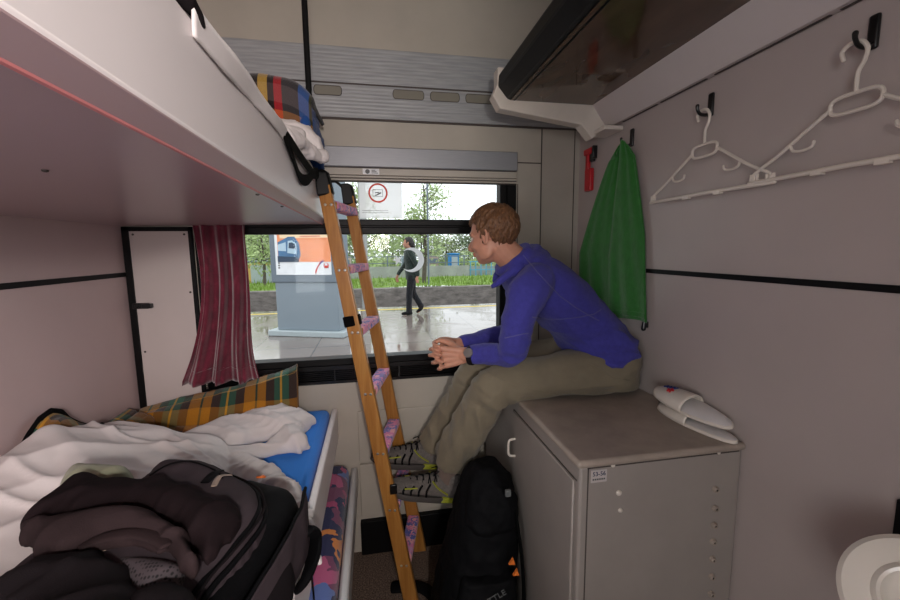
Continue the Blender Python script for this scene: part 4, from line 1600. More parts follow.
for (u, v) in ((512, 562), (516, 573)):
    mb = MB()
    p = at(u, v, 1.165)
    mb.prism([p + V((-0.011, 0, -0.008)), p + V((0.011, 0, -0.010)), p + V((0.004, 0, 0.014))], (0, -0.002, 0), (0, 0.006, 0))
    obj('orange_mark', mb, 'orange', t, smooth=False)
p = at(497, 597, 1.160)
mb = text_mesh('TTLE', 0.030, (p.x, p.y, p.z), (0.9, 0.0, 0.42), (-0.42, 0, 0.9))
obj('woven_letters', mb, 'decal_grey', t, smooth=False)
mb = MB()
mb.tube([V((.24, 1.46, .06)), V((.17, 1.60, .032)), V((.09, 1.642, .019)), V((.035, 1.652, .014))], [0.026, 0.030, 0.034, 0.030], 12, flat=(0.34, 1), up=(0, 0, 1), smooth=4, round_caps=True)
obj('hip_belt', mb, 'bag_black', t)

# ================================================================== PEOPLE
def ering(c, tan, lat, w, d, n=28, ex=2.3):
    tan = V(tan).normalized()
    lat = V(lat); lat = (lat - tan * lat.dot(tan)).normalized()
    dep = tan.cross(lat)
    r = []
    for j in range(n):
        a = 2 * pi * j / n
        ca, sa = cos(a), sin(a)
        r.append(V(c) + lat * (w * (abs(ca) ** (2 / ex)) * (1 if ca >= 0 else -1)) + dep * (d * (abs(sa) ** (2 / ex)) * (1 if sa >= 0 else -1)))
    return r


def torso(mb, spine, off=0.0, k=4):
    """spine rows: centre, half width, half depth, lateral axis"""
    cs = [V(s[0]) for s in spine]
    ws, ds = [s[1] for s in spine], [s[2] for s in spine]
    C1, W1 = catmull(cs, ws, k); _, D1 = catmull(cs, ds, k)
    lx = [s[3][0] for s in spine]; ly = [s[3][1] for s in spine]; lz = [s[3][2] for s in spine]
    _, LX = catmull(cs, lx, k); _, LY = catmull(cs, ly, k); _, LZ = catmull(cs, lz, k)
    rings = []
    for i in range(len(C1)):
        tn = C1[min(i + 1, len(C1) - 1)] - C1[max(i - 1, 0)]
        rings.append(ering(C1[i], tn, (LX[i], LY[i], LZ[i]), W1[i] + off, D1[i] + off))
    mb.loft(rings)


def limb(mb, pts, rr, off=0.0, n=16, k=5, flat=None, up=None):
    mb.tube([V(p) for p in pts], [r + off for r in rr], n, round_caps=True, smooth=k, flat=flat, up=up)


def head_parts(H, f, l, sc=1.0, tilt=0.0):
    f = V(f).normalized(); l = V(l); l = (l - f * l.dot(f)).normalized(); u = f.cross(l)
    if u.z < 0: u = -u
    rot = Matrix((f, l, u)).transposed()
    T = lambda a, b, c: V(H) + rot @ (V((a, b, c)) * sc)
    return rot, T


def head_mesh(mb, H, f, l, sc=1.0):
    rot, T = head_parts(H, f, l, sc)
    E_ = lambda c, r, extra=None: mb.ell(T(*c), [q * sc for q in r], rot if extra is None else rot @ extra, 20, 14)
    E_((-0.012, 0, 0.028), (0.096, 0.074, 0.083))
    E_((0.022, 0, -0.022), (0.070, 0.063, 0.080))
    E_((0.040, 0, -0.075), (0.046, 0.046, 0.036))
    E_((0.062, 0, -0.094), (0.022, 0.024, 0.018))
    E_((0.072, 0, 0.018), (0.020, 0.050, 0.015))
    for s in (1, -1):
        E_((0.056, s * 0.036, -0.032), (0.026, 0.024, 0.026))
        E_((0.022, s * 0.044, -0.066), (0.036, 0.014, 0.034))
    mb.tube([T(0.084, 0, 0.008), T(0.096, 0, -0.012), T(0.110, 0, -0.032), T(0.100, 0, -0.042)], [0.0085 * sc, 0.010 * sc, 0.0125 * sc, 0.010 * sc], 12, round_caps=True, smooth=3)
    for s in (1, -1):
        E_((0.094, s * 0.0115, -0.037), (0.011, 0.0075, 0.0075))
    E_((0.085, 0, -0.060), (0.012, 0.023, 0.006))
    E_((0.083, 0, -0.069), (0.012, 0.020, 0.006))
    for s in (1, -1):
        c = T(-0.006, s * 0.074, -0.014)
        yaw = Matrix.Rotation(s * -0.35, 3, 'Z')
        ring = []
        for q in range(18):
            a = 2 * pi * q / 18
            px, pz = 0.0155 * cos(a) * (1.0 if sin(a) > 0 else 0.75), 0.030 * sin(a)
            ring.append(c + rot @ (yaw @ V((px - 0.004, s * 0.006, pz)) * sc))
        mb.tube(ring, 0.0050 * sc, 8, True)
        mb.ell(c + rot @ V((-0.002, s * 0.001, -0.002)), [q * sc for q in (0.014, 0.006, 0.026)], rot @ yaw, 14, 10)
    return rot, T


def hand_mesh(mb, W, K, spread, curl1, curl2, curl3, thumb, sc=1.0):
    """W wrist, K middle knuckle, spread = vector from index to little knuckle, curls = unit directions of the three finger segments"""
    W, K, spread = V(W), V(K), V(spread)
    d = (K - W)
    sp = spread.normalized()
    lens = [(0.040, 0.026, 0.021), (0.044, 0.029, 0.022), (0.041, 0.027, 0.022), (0.032, 0.020, 0.019)]
    nrm = d.cross(spread).normalized()
    # palm: four metacarpal rods fused together
    for i in range(4):
        q = (i / 3 - 0.5)
        k = K + spread * q - d.normalized() * (0.006 * abs(q) * 2)
        w = W + sp * (0.016 * q * 2)
        mb.tube([w, w.lerp(k, 0.5), k], [0.0145 * sc, 0.0135 * sc, 0.0105 * sc], 12, round_caps=True, smooth=4)
        p0 = k
        L = lens[i]
        a, b, c = V(curl1[i]).normalized(), V(curl2[i]).normalized(), V(curl3[i]).normalized()
        p1 = p0 + a * L[0] * sc; p2 = p1 + b * L[1] * sc; p3 = p2 + c * L[2] * sc
        r = (0.0092, 0.0086, 0.0080, 0.0070)
        if i == 3: r = tuple(x * 0.86 for x in r)
        mb.tube([p0, p0.lerp(p1, 0.5), p1, p1.lerp(p2, 0.5), p2, p3], [r[0] * sc, r[1] * sc * 0.98, r[1] * sc, r[2] * sc * 0.97, r[2] * sc, r[3] * sc], 12, round_caps=True, smooth=3)
    t0, t1, t2, t3 = [V(x) for x in thumb]
    mb.tube([t0, t1, t2, t3], [0.0155 * sc, 0.0125 * sc, 0.0100 * sc, 0.0080 * sc], 12, round_caps=True, smooth=4)


# ------------------------------------------------------------------ the seated man
t = thing('person', 'man in blue pullover and khaki trousers sitting on the cabinet, looking out of the window', 'person', (0.62, 1.43, 0))
LAT = (0.08, -1, 0.0)
SPINE = [
    ((.868, 1.425, 0.985), .150, .105, LAT),
    ((.866, 1.425, 1.050), .168, .122, LAT),
    ((.828, 1.425, 1.146), .158, .114, LAT),
    ((.762, 1.430, 1.226), .152, .108, LAT),
    ((.690, 1.432, 1.298), .166, .108, LAT),
    ((.618, 1.436, 1.358), .176, .104, LAT),
    ((.562, 1.440, 1.405), .168, .090, LAT),
    ((.530, 1.440, 1.440), .105, .068, LAT)]
ARM_L = ([(.540, 1.300, 1.385), (.494, 1.262, 1.350), (.462, 1.250, 1.270), (.450, 1.262, 1.195), (.452, 1.282, 1.152)], [.068, .066, .056, .050, .044])
FORE_L = ([(.452, 1.282, 1.150), (.422, 1.318, 1.140), (.380, 1.358, 1.132), (.318, 1.402, 1.122)], [.044, .041, .036, .028])
ARM_R = ([(.600, 1.575, 1.395), (.600, 1.605, 1.355), (.605, 1.620, 1.270), (.598, 1.622, 1.180), (.580, 1.618, 1.145)], [.070, .068, .056, .052, .049])
FORE_R = ([(.580, 1.618, 1.143), (.490, 1.590, 1.136), (.400, 1.556, 1.132), (.306, 1.520, 1.130)], [.049, .046, .040, .029])
LEG_L = ([(.850, 1.350, 1.045), (.740, 1.345, 1.048), (.600, 1.365, 1.030), (.470, 1.395, 1.010), (.420, 1.405, 0.992)], [.088, .085, .078, .072, .069])
SHIN_L = ([(.418, 1.407, 0.985), (.385, 1.460, 0.890), (.345, 1.535, 0.760), (.305, 1.605, 0.640), (.286, 1.640, 0.560)], [.070, .064, .062, .056, .054])
LEG_R = ([(.850, 1.500, 1.045), (.740, 1.530, 1.045), (.600, 1.575, 1.025), (.460, 1.625, 0.995), (.408, 1.640, 0.972)], [.098, .093, .083, .074, .068])
SHIN_R = ([(.406, 1.642, 0.965), (.372, 1.680, 0.880), (.318, 1.725, 0.760), (.262, 1.765, 0.655), (.238, 1.785, 0.600)], [.068, .060, .054, .050, .050])
HD = V((.424, 1.432, 1.552))
HF, HL = V((-.72, .69, -.22)), V((-.69, -.72, 0.04))
HS = 0.89
KL = V((.238, 1.425, 1.110)); KR = V((.242, 1.482, 1.128))

mb = MB()
torso(mb, SPINE, -0.016)
for P_, R_l in (ARM_L, FORE_L, ARM_R, FORE_R):
    limb(mb, P_, [r - (0.013 if r > 0.03 else 0.001) for r in R_l])
for P_, R_l in (LEG_L, LEG_R):
    limb(mb, P_, [r - 0.016 for r in R_l])
for P_, R_l, foot in ((SHIN_L[0], None, [(.286, 1.640, .545), (.280, 1.642, .480), (.235, 1.641, .462), (.140, 1.638, .488), (.060, 1.635, .505)]), (SHIN_R[0], None, [(.238, 1.785, .60), (.228, 1.785, .545), (.180, 1.783, .530), (.100, 1.780, .545), (.02, 1.778, .555)])):
    limb(mb, P_, [.052, .050, .046, .034, .031])
    limb(mb, foot, [.032, .033, .030, .026, .018])
# neck
limb(mb, [(.560, 1.440, 1.420), (.520, 1.438, 1.452), (.475, 1.432, 1.488), (.445, 1.430, 1.522)], [.070, .057, .053, .057])
rot_h, TH = head_mesh(mb, HD, HF, HL, HS)
hand_mesh(mb, (.312, 1.404, 1.119), KL, (0.012, 0.004, -0.066),
          [(-.80, .52, -.10), (-.80, .55, -.15), (-.78, .55, -.30), (-.70, .55, -.42)],
          [(-.25, .90, -.25), (-.22, .92, -.25), (-.15, .93, -.30), (-.05, .90, -.40)],
          [(.55, .78, -.18), (.55, .78, -.18), (.60, .72, -.25), (.60, .70, -.30)],
          [(.292, 1.418, 1.138), (.268, 1.438, 1.156), (.240, 1.452, 1.166), (.218, 1.462, 1.164)])
hand_mesh(mb, (.302, 1.518, 1.130), KR, (0.012, 0.0, -0.064),
          [(-.72, -.62, -.02), (-.72, -.66, -.12), (-.70, -.66, -.24), (-.62, -.66, -.40)],
          [(-.10, -.96, -.15), (-.06, -.97, -.18), (-.02, -.96, -.25), (.05, -.92, -.38)],
          [(.66, -.66, -.10), (.66, -.68, -.14), (.70, -.62, -.20), (.70, -.60, -.28)],
          [(.284, 1.500, 1.150), (.262, 1.478, 1.162), (.236, 1.462, 1.168), (.212, 1.452, 1.160)])
body = fobj('body', mb, 'skin', t, 0.0034, 3, None)
bmh = bmesh.new(); bmh.from_mesh(body.data)
inv = rot_h.transposed()
def face_zone(co):
    q = inv @ (co + WL[t.name] - HD) / HS
    return q.z > -0.115 and q.z < 0.1 and q.x > -0.02 and q.x < 0.092 and abs(q.y) < 0.068 and not (abs(q.y) > 0.058 and q.x < 0.02)
fz = [v for v in bmh.verts if face_zone(v.co)]
for _ in range(14):
    bmesh.ops.smooth_vert(bmh, verts=fz, factor=0.5, use_axis_x=True, use_axis_y=True, use_axis_z=True)
bmh.to_mesh(body.data); bmh.free()
body['label'] = 'bare skin of head, neck and hands'

# hair ---------------------------------------------------------------
random.seed(11)
mb = MB()
def scalp(a, b, c):
    """point on the skull ellipsoid in direction (a forward, b left, c up), with normal"""
    n = V((a, b, c)).normalized()
    ctr = V((-0.014, 0, 0.028)); r = V((0.097, 0.0755, 0.085))
    k = 1 / sqrt((n.x / r.x) ** 2 + (n.y / r.y) ** 2 + (n.z / r.z) ** 2)
    p = ctr + n * k
    nn = V((n.x / r.x ** 2, n.y / r.y ** 2, n.z / r.z ** 2)).normalized()
    return p, nn
def has_hair(p):
    if p.x > 0.045:
        return p.z > 0.070 - 0.10 * max(0, p.x - 0.06)
    if p.x > 0.008:
        return p.z > 0.018 + (0.052 / 0.037) * (p.x - 0.008)
    if p.x > -0.030:
        return p.z > 0.006 or (p.x > -0.002 and p.z > -0.020 and abs(p.y) > 0.05)
    return p.z > -0.052 + 0.3 * (p.x + 0.098)
base = []
NU, NVV = 64, 40
hm = MB()
idx = {}
for i in range(NVV + 1):
    th = pi * i / NVV
    for jx in range(NU):
        ph = 2 * pi * jx / NU
        p, nn = scalp(sin(th) * cos(ph), sin(th) * sin(ph), cos(th))
        idx[(i, jx)] = (p, nn)
for i in range(NVV):
    for jx in range(NU):
        q = [idx[(i, jx)], idx[(i + 1, jx)], idx[(i + 1, (jx + 1) % NU)], idx[(i, (jx + 1) % NU)]]
        c = sum((x[0] for x in q), V((0, 0, 0))) / 4
        if has_hair(c):
            outp = [TH(*(x[0] + x[1] * 0.009)) for x in q]
            inp = [TH(*(x[0] - x[1] * 0.012)) for x in q]
            mb.add(outp + inp, [(0, 1, 2, 3), (7, 6, 5, 4), (0, 4, 5, 1), (1, 5, 6, 2), (2, 6, 7, 3), (3, 7, 4, 0)])
crown = V((-0.055, 0.0, 0.105))
for k in range(900):
    a = V((random.gauss(0, 1), random.gauss(0, 1), random.gauss(0.25, 1)))
    p, nn = scalp(*a)
    if not has_hair(p):
        continue
    flow = (p - crown); flow = flow - nn * flow.dot(nn)
    if flow.length < 1e-4: continue
    flow.normalize()
    flow = (flow + V((0.15 * random.uniform(-1, 1), 0.25 * random.uniform(-1, 1), -0.1))).normalized()
    L = random.uniform(0.020, 0.034)
    h0 = 0.004
    pts = []
    for s in (0, 0.35, 0.7, 1.0):
        pp = p + flow * (L * s)
        q, n2 = scalp(*(pp - V((-0.014, 0, 0.028))))
        lift = h0 + 0.0060 * sin(pi * min(1, s * 0.75 + 0.1)) + 0.002 * random.random()
        pts.append(TH(*(q + n2 * lift)))
    mb.tube(pts, [0.0032, 0.0036, 0.0028, 0.0010], 6, smooth=2)
hair = fobj('hair', mb, 'hair', t, 0.0026, 1, lambda p, n: 0.0010 * fbm(p, 140, 2))
# brows, eyes
mb = MB()
for s in (1, -1):
    mb.tube([TH(0.089, s * 0.014, 0.014), TH(0.085, s * 0.030, 0.020), TH(0.072, s * 0.048, 0.014)], [0.0028, 0.0032, 0.0016], 8, round_caps=True, smooth=4)
obj('eyebrow', mb, 'hair', t)
for s in (1, -1):
    mb = MB().ell(TH(0.0680, s * 0.031, -0.006), (0.0125, 0.0125, 0.0110), rot_h, 16, 10)
    ey = obj('eye', mb, 'white_plastic', t)
    mb = MB().ell(TH(0.0765, s * 0.0315, -0.006), (0.0050, 0.0052, 0.0052), rot_h, 14, 8)
    obj('iris', mb, plain('iris', rgb(60, 80, 96), 0.2), ey)
mb = MB()
mb.ell(TH(0.0895, 0, -0.060), (0.0085, 0.020, 0.0042), rot_h)
mb.ell(TH(0.0875, 0, -0.0685), (0.0085, 0.018, 0.0048), rot_h)
obj('lips', mb, 'lips', t)

# pullover ------------------------------------------------------------
def shirt_disp(p, n):
    d = 0.0016 * fbm(p, 26, 2)
    el = math.exp(-((p - V((.47, 1.28, 1.16))).length / 0.09) ** 2) + math.exp(-((p - V((.58, 1.62, 1.15))).length / 0.09) ** 2)
    d += 0.0105 * el * (ridge(V((p.x * .6 + p.z, p.y * .4, p.z * 1.4 - p.x)), 17) - 0.4)
    wa = max(0, min(1, (p.x - 0.66) / 0.12)) * max(0, min(1, (1.30 - p.z) / 0.12))
    d += 0.012 * wa * (ridge(V((p.x * .5 + p.z * 1.1, p.y * .5, p.z * 1.1 - p.x * .3)) + V((3, 0, 1)), 15) - 0.4)
    d += 0.006 * (ridge(V((p.x + .5 * p.z, p.y * .5, p.z - .6 * p.x)) + V((0, 2, 0)), 9) - 0.5)
    return d
mb = MB()
SH = [((.858, 1.425, 1.088), .172, .124, LAT), ((.848, 1.425, 1.115), .170, .121, LAT)] + SPINE[2:]
torso(mb, SH, 0.0)
for P_, R_l in (ARM_L, ARM_R):
    limb(mb, P_, R_l)
for P_, R_l in (FORE_L, FORE_R):
    pp = [V(x) for x in P_]
    end = pp[2].lerp(pp[3], 0.62)
    limb(mb, pp[:3] + [end], [R_l[0], R_l[1], R_l[2], 0.035])
# hood lying on the upper back, and collar
limb(mb, [(.555, 1.345, 1.450), (.598, 1.385, 1.464), (.614, 1.440, 1.470), (.602, 1.500, 1.466), (.562, 1.540, 1.455)], [.024, .032, .036, .032, .024])
limb(mb, [(.545, 1.360, 1.455), (.585, 1.400, 1.490), (.598, 1.440, 1.498), (.588, 1.485, 1.492), (.552, 1.520, 1.462)], [.020, .022, .024, .022, .020])
neckc = V((.506, 1.438, 1.462)); nax = V((-.62, -.02, .72)).normalized()
rg = circ(neckc, 0.064, nax, 24)
mb.tube(rg, 0.018, 10, True)
limb(mb, [(.500, 1.372, 1.435), (.462, 1.366, 1.412), (.432, 1.376, 1.388), (.412, 1.388, 1.366)], [.022, .018, .014, .006])
limb(mb, [(.500, 1.505, 1.430), (.470, 1.500, 1.405), (.450, 1.480, 1.378)], [.020, .016, .010])
pull = fobj('pullover', mb, 'shirt', t, 0.0052, 4, shirt_disp)
# seams projected on the cloth
bv = BVHTree.FromPolygons([v.co.copy() + WL[t.name] for v in pull.data.vertices], [tuple(p.vertices) for p in pull.data.polygons])
def on_cloth(pts, lift=0.001):
    out = []
    for p in pts:
        d = (p - EYE).normalized()
        hit = bv.ray_cast(p - d * 0.35, d)
        if hit[0] is not None:
            out.append(hit[0] + hit[1] * lift)
    return out
mb = MB()
for line in ([(523, 255), (530, 263), (537, 272), (548, 284), (560, 296), (575, 307), (590, 316), (602, 322)],
             [(532, 317), (548, 319), (562, 319), (580, 317), (594, 314), (603, 308)],
             [(505, 338), (514, 336), (522, 334), (530, 333)]):
    pts = []
    for i in range(len(line) - 1):
        for k in range(4):
            u = line[i][0] + (line[i + 1][0] - line[i][0]) * k / 4; v = line[i][1] + (line[i + 1][1] - line[i][1]) * k / 4
            pts.append(at(u, v, 1.33))
    pts = on_cloth(pts)
    if len(pts) > 3:
        mb.tube(pts, 0.0017, 6)
obj('seam', mb, 'shirt_seam', pull)

# trousers ------------------------------------------------------------
def trou_disp(p, n):
    d = 0.0015 * fbm(p, 24, 2)
    kn = math.exp(-((p - V((.45, 1.38, .98))).length / 0.12) ** 2) + math.exp(-((p - V((.43, 1.62, .96))).length / 0.12) ** 2)
    d += 0.012 * kn * (ridge(V((p.x * .8 + p.z * .7, p.y * .4, p.z - p.x * .7)) + V((1, 3, 0)), 11) - 0.45)
    if p.z < 0.93:
        d += 0.014 * (ridge(V((p.x * 1.5 + p.z * .28, p.y * 1.2 + p.z * .3, p.z * .15)) + V((4, 1, 2)), 12) - 0.45)
    else:
        d += 0.010 * (ridge(V((p.x * .35, p.y * .9, p.z * 1.3 + p.x * .25)) + V((2, 8, 2)), 11) - 0.45)
    return d
mb = MB()
torso(mb, [((.872, 1.425, 0.978), .155, .108, LAT), ((.868, 1.425, 1.045), .168, .122, LAT), ((.848, 1.425, 1.12), .158, .116, LAT)], 0.0)
for P_, R_l in (LEG_L, LEG_R):
    limb(mb, P_, R_l)
for P_, R_l in (([(.418, 1.407, 0.985), (.385, 1.460, 0.890), (.345, 1.535, 0.760), (.315, 1.590, 0.665), (.300, 1.618, 0.607)], [.074, .074, .078, .077, .076]), (SHIN_R[0], [.072, .068, .064, .062, .062])):
    pp = [V(x) for x in P_]
    tg = (pp[-1] - pp[-2]).normalized()
    mb.tube(pp, R_l, 18, smooth=5)
mb.ell((.426, 1.405, .990), (.072, .072, .072)); mb.ell((.412, 1.640, .968), (.071, .071, .071))
tr = fobj('trousers', mb, 'trousers', t, 0.0062, 4, trou_disp)
bt = BVHTree.FromPolygons([v.co.copy() + WL[t.name] for v in tr.data.vertices], [tuple(p.vertices) for p in tr.data.polygons])
def on_tr(uv, y):
    out = []
    for i in range(len(uv) - 1):
        for k in range(5):
            p = at(uv[i][0] + (uv[i + 1][0] - uv[i][0]) * k / 5, uv[i][1] + (uv[i + 1][1] - uv[i][1]) * k / 5, y)
            d = (p - EYE).normalized()
            hit = bt.ray_cast(p - d * 0.5, d)
            if hit[0] is not None: out.append(hit[0] + hit[1] * 0.001)
    return out
mb = MB()
for line in ([(485, 370), (500, 380), (530, 390), (570, 396), (610, 396)], [(586, 362), (600, 368), (612, 378), (634, 381)]):
    pts = on_tr(line, 1.3)
    if len(pts) > 3: mb.tube(pts, 0.0016, 6)
obj('trouser_seam', mb, 'trousers', tr)

# shoes ----------------------------------------------------------------
def shoe(heel, toe, side, up_ank, label):
    """trail shoe; heel/toe: points on the underside"""
    heel, toe = V(heel), V(toe)
    d = (toe - heel); L = d.length; d.normalize()
    sd = V((0, -1, 0)) ; sd = (sd - d * sd.dot(d)).normalized()
    up = sd.cross(d)
    if up.z < 0: up = -up
    def sec(s, z, w):
        return heel + d * (L * s) + up * z + sd * w
    def foot_w(s):
        return 0.035 + 0.016 * sin(pi * min(1, max(0, (s - 0.05) / 1.0))) + 0.008 * math.exp(-((s - 0.70) / 0.18) ** 2)
    def outline(z, k=1.0, s0=0.0, s1=1.0, n=40):
        r = []
        for j in range(n):
            a = 2 * pi * j / n
            s = s0 + (s1 - s0) * (0.5 - 0.5 * cos(a))
            e = sqrt(max(0, 1 - abs(2 * (s - s0) / (s1 - s0) - 1) ** 5))
            w = foot_w(s) * e * k * (1 if sin(a) >= 0 else -1)
            if abs(sin(a)) < 1e-6: w = 0
            zz = z + 0.012 * max(0, (s - 0.75) / 0.25) ** 2
            r.append(sec(s, zz, w))
        return r
    mb = MB(); mb.loft([outline(0.0, 0.9, 0.02, 0.97), outline(0.004, 1.0), outline(0.020, 1.02), outline(0.026, 0.97)])
    body_ = MB()
    rows = [(0.02, 0.100, 0.038), (0.10, 0.110, 0.042), (0.22, 0.116, 0.043), (0.34, 0.110, 0.044), (0.46, 0.096, 0.046), (0.60, 0.082, 0.048), (0.75, 0.068, 0.048), (0.88, 0.054, 0.044), (0.96, 0.042, 0.034), (1.0, 0.032, 0.020)]
    rings = []
    for s, h, w in rows:
        ring = []
        for j in range(20):
            a = 2 * pi * j / 20
            ca, sa = cos(a), sin(a)
            ww = w * (abs(ca) ** 0.7) * (1 if ca >= 0 else -1) * (1.0 if sa < 0 else 1 - 0.30 * sa)
            zz = 0.016 + (h - 0.016) * (0.5 + 0.5 * (abs(sa) ** 0.8) * (1 if sa >= 0 else -1))
            ring.append(sec(s * 0.985 + 0.004, zz, ww))
        rings.append(ring)
    body_.loft(rings)
    body_.tube([sec(0.15, 0.09, 0), sec(0.17, 0.128, 0)], [0.043, 0.041], 18)
    up_ = fobj('shoe', body_, M['shoe_fabric'], t, 0.004, 4, lambda p, n: 0.0012 * fbm(p, 60, 2))
    up_['label'] = label
    obj('sole', mb, M['shoe_sole'], up_)
    ha = MB()
    ha.loft([outline(0.008, 1.05, -0.02, 0.30), outline(0.026, 1.06, -0.015, 0.26), outline(0.030, 0.98, 0.0, 0.22)])
    obj('heel_accent', ha, M['lime'], up_)
    lc = MB()
    for k in range(5):
        s = 0.36 + 0.075 * k
        h = 0.108 - 0.0105 * k
        w = 0.035
        lc.tube([sec(s, h - 0.016, w), sec(s + 0.02, h + 0.004, w * 0.3), sec(s + 0.03, h + 0.004, -w * 0.3), sec(s + 0.045, h - 0.018, -w)], 0.0026, 6, smooth=3)
        lc.tube([sec(s + 0.03, h - 0.018, w), sec(s + 0.02, h + 0.004, w * 0.3), sec(s + 0.01, h + 0.004, -w * 0.3), sec(s, h - 0.014, -w)], 0.0026, 6, smooth=3)
    lc.tube([sec(0.33, 0.122, 0.0), sec(0.36, 0.130, 0.022), sec(0.42, 0.116, 0.034), sec(0.40, 0.112, 0.012)], 0.0024, 6, smooth=4)
    lc.tube([sec(0.33, 0.122, 0.0), sec(0.36, 0.130, -0.02), sec(0.42, 0.116, -0.03)], 0.0024, 6, smooth=4)
    obj('laces', lc, 'bag_black', up_)
    st = MB()
    for sg in (1, -1):
        st.tube([sec(0.42, 0.094, sg * 0.037), sec(0.33, 0.070, sg * 0.0455), sec(0.18, 0.046, sg * 0.0445)], 0.0042, 6, smooth=4, flat=(0.5, 1.4))
        obj('lime_stripe', st, M['lime'], up_); st = MB()
        st.tube([sec(0.60, 0.060, sg * 0.0485), sec(0.76, 0.050, sg * 0.0485)], 0.003, 6)
        obj('lime_stripe', st, M['lime'], up_); st = MB()
    for k in range(4):
        for sg in (1, -1):
            ds = MB(); ds.tube([sec(0.44 + 0.10 * k, 0.082 - 0.009 * k, sg * 0.042), sec(0.47 + 0.10 * k, 0.052 - 0.004 * k, sg * 0.0485), sec(0.46 + 0.10 * k, 0.028, sg * 0.0500)], 0.0048, 6, smooth=3)
            obj('dark_overlay', ds, 'bag_black', up_)
    bt_ = MB()
    bt_.tube([sec(0.03, 0.082, 0.034), sec(-0.008, 0.074, 0.016), sec(-0.010, 0.072, -0.016), sec(0.03, 0.080, -0.034)], 0.0026, 6, smooth=4)
    obj('reflective_trim', bt_, 'rail_white', up_)
    return up_
M['shoe_fabric'] = cloth_mat('taupe_mesh', rgb(100, 94, 90), 0.25, 0.8, 300, 0.6, 0.05, 80)
M['shoe_sole'] = plain('grey_brown_sole', rgb(62, 57, 54), 0.7, var=0.1)
M['lime'] = plain('lime_trim', rgb(150, 154, 44), 0.5)
shoe((.322, 1.640, .400), (.004, 1.630, .490), 1, None, 'nearer taupe trail shoe with lime trim')
shoe((.262, 1.790, .480), (-.048, 1.775, .548), 1, None, 'farther taupe trail shoe with lime trim')
mb = MB()
limb(mb, [(.305, 1.612, .66), (.293, 1.632, .60), (.286, 1.640, .54), (.282, 1.642, .49)], [.046, .046, .044, .042])
obj('sock', mb, 'sock', t)
mb = MB()
limb(mb, [(.246, 1.778, .63), (.232, 1.786, .59), (.224, 1.786, .55)], [.041, .040, .039])
obj('sock', mb, 'sock', t)
# wrist watch on the near wrist
wd = (V((.318, 1.402, 1.120)) - V((.385, 1.358, 1.124))).normalized()
wc = V((.336, 1.390, 1.121))
mb = MB(); mb.tube(circ(wc, 0.0335, wd, 28), 0.010, 8, True, flat=(1, 0.25), up=wd)
wt = obj('watch_strap', mb, 'bag_dark', t)
mb = MB()
outd = V((-0.25, -0.85, 0.45)); outd = (outd - wd * outd.dot(wd)).normalized()
mb.lathe([(0.0165, 0), (0.0175, 0.004), (0.0165, 0.009), (0.001, 0.0095)], wc + outd * 0.032, outd.to_track_quat('Z', 'Y').to_matrix(), 24)
obj('watch_case', mb, 'steel', wt)

# ================================================================== OUTSIDE: THE STATION
def platform_mat():
    k = NT('wet_paving')
    co = k.coord('Object')
    br = k.n('ShaderNodeTexBrick')
    br.offset = 0.0
    br.inputs['Scale'].default_value = 1.0
    br.inputs['Brick Width'].default_value = 0.9
    br.inputs['Row Height'].default_value = 0.9
    br.inputs['Mortar Size'].default_value = 0.012
    br.inputs['Color1'].default_value = rgb(142, 132, 127)
    br.inputs['Color2'].default_value = rgb(124, 112, 106)
    br.inputs['Mortar'].default_value = rgb(96, 88, 84)
    k.l(co, br.inputs['Vector'])
    nz = k.noise(co, 0.9, 4, 0.6, 0.6)
    wet = k.ramp(nz, [(0.42, (0.04, 0.04, 0.04, 1)), (0.62, (0.26, 0.26, 0.26, 1))])
    dark = k.mix(k.math('MULTIPLY', nz, 0.5), br.outputs['Color'], rgb(110, 96, 90))
    k.set(dark, 0.3, 0, 1.0)
    k.l(wet, k.bsdf.inputs['Roughness'])
    k.bump(k.math('ADD', k.noise(co, 6, 3), br.outputs['Fac']), 0.06, 0.01)
    return k.m
M['platform'] = platform_mat()
M['yellow'] = plain('yellow_paint', rgb(206, 180, 60), 0.5)
M['stone'] = plain('rough_stone', rgb(118, 112, 108), 0.9, var=0.45, scale=3, bump=0.8, bscale=8, stretch=(1, 1, 2.5))
M['ballast'] = plain('ballast', rgb(96, 90, 86), 0.95, var=0.4, scale=12, bump=0.8, bscale=20)
M['grass'] = plain('grass_green', rgb(120, 148, 62), 0.95, var=0.35, scale=2.2, bump=0.6, bscale=14)
M['concrete'] = plain('grey_concrete', rgb(160, 162, 160), 0.9, var=0.15, scale=1.5)
M['bb_grey'] = plain('kiosk_grey', rgb(128, 140, 150), 0.45, var=0.04, scale=2)
M['bb_dark'] = plain('kiosk_frame_grey', rgb(104, 116, 128), 0.4, var=0.04, scale=2)
M['bb_base'] = plain('kiosk_base', rgb(168, 178, 182), 0.4, var=0.05, scale=3)
M['bark'] = plain('bark', rgb(92, 84, 76), 0.95, var=0.3, scale=6, bump=0.6, bscale=30)
def leaf_mat(name, col):
    k = NT(name)
    nz = k.noise(k.coord('Object'), 1.4, 3)
    c = k.ramp(nz, [(0.3, tuple(x * 0.7 for x in col[:3]) + (1,)), (0.7, tuple(min(1, x * 1.3) for x in col[:3]) + (1,))])
    return k.set(c, 0.8, 0, 0.2)
M['leaf_a'] = leaf_mat('spring_leaves', rgb(166, 184, 130))
M['leaf_b'] = leaf_mat('olive_leaves', rgb(142, 154, 116))
M['leaf_c'] = leaf_mat('dark_leaves', rgb(120, 136, 106))

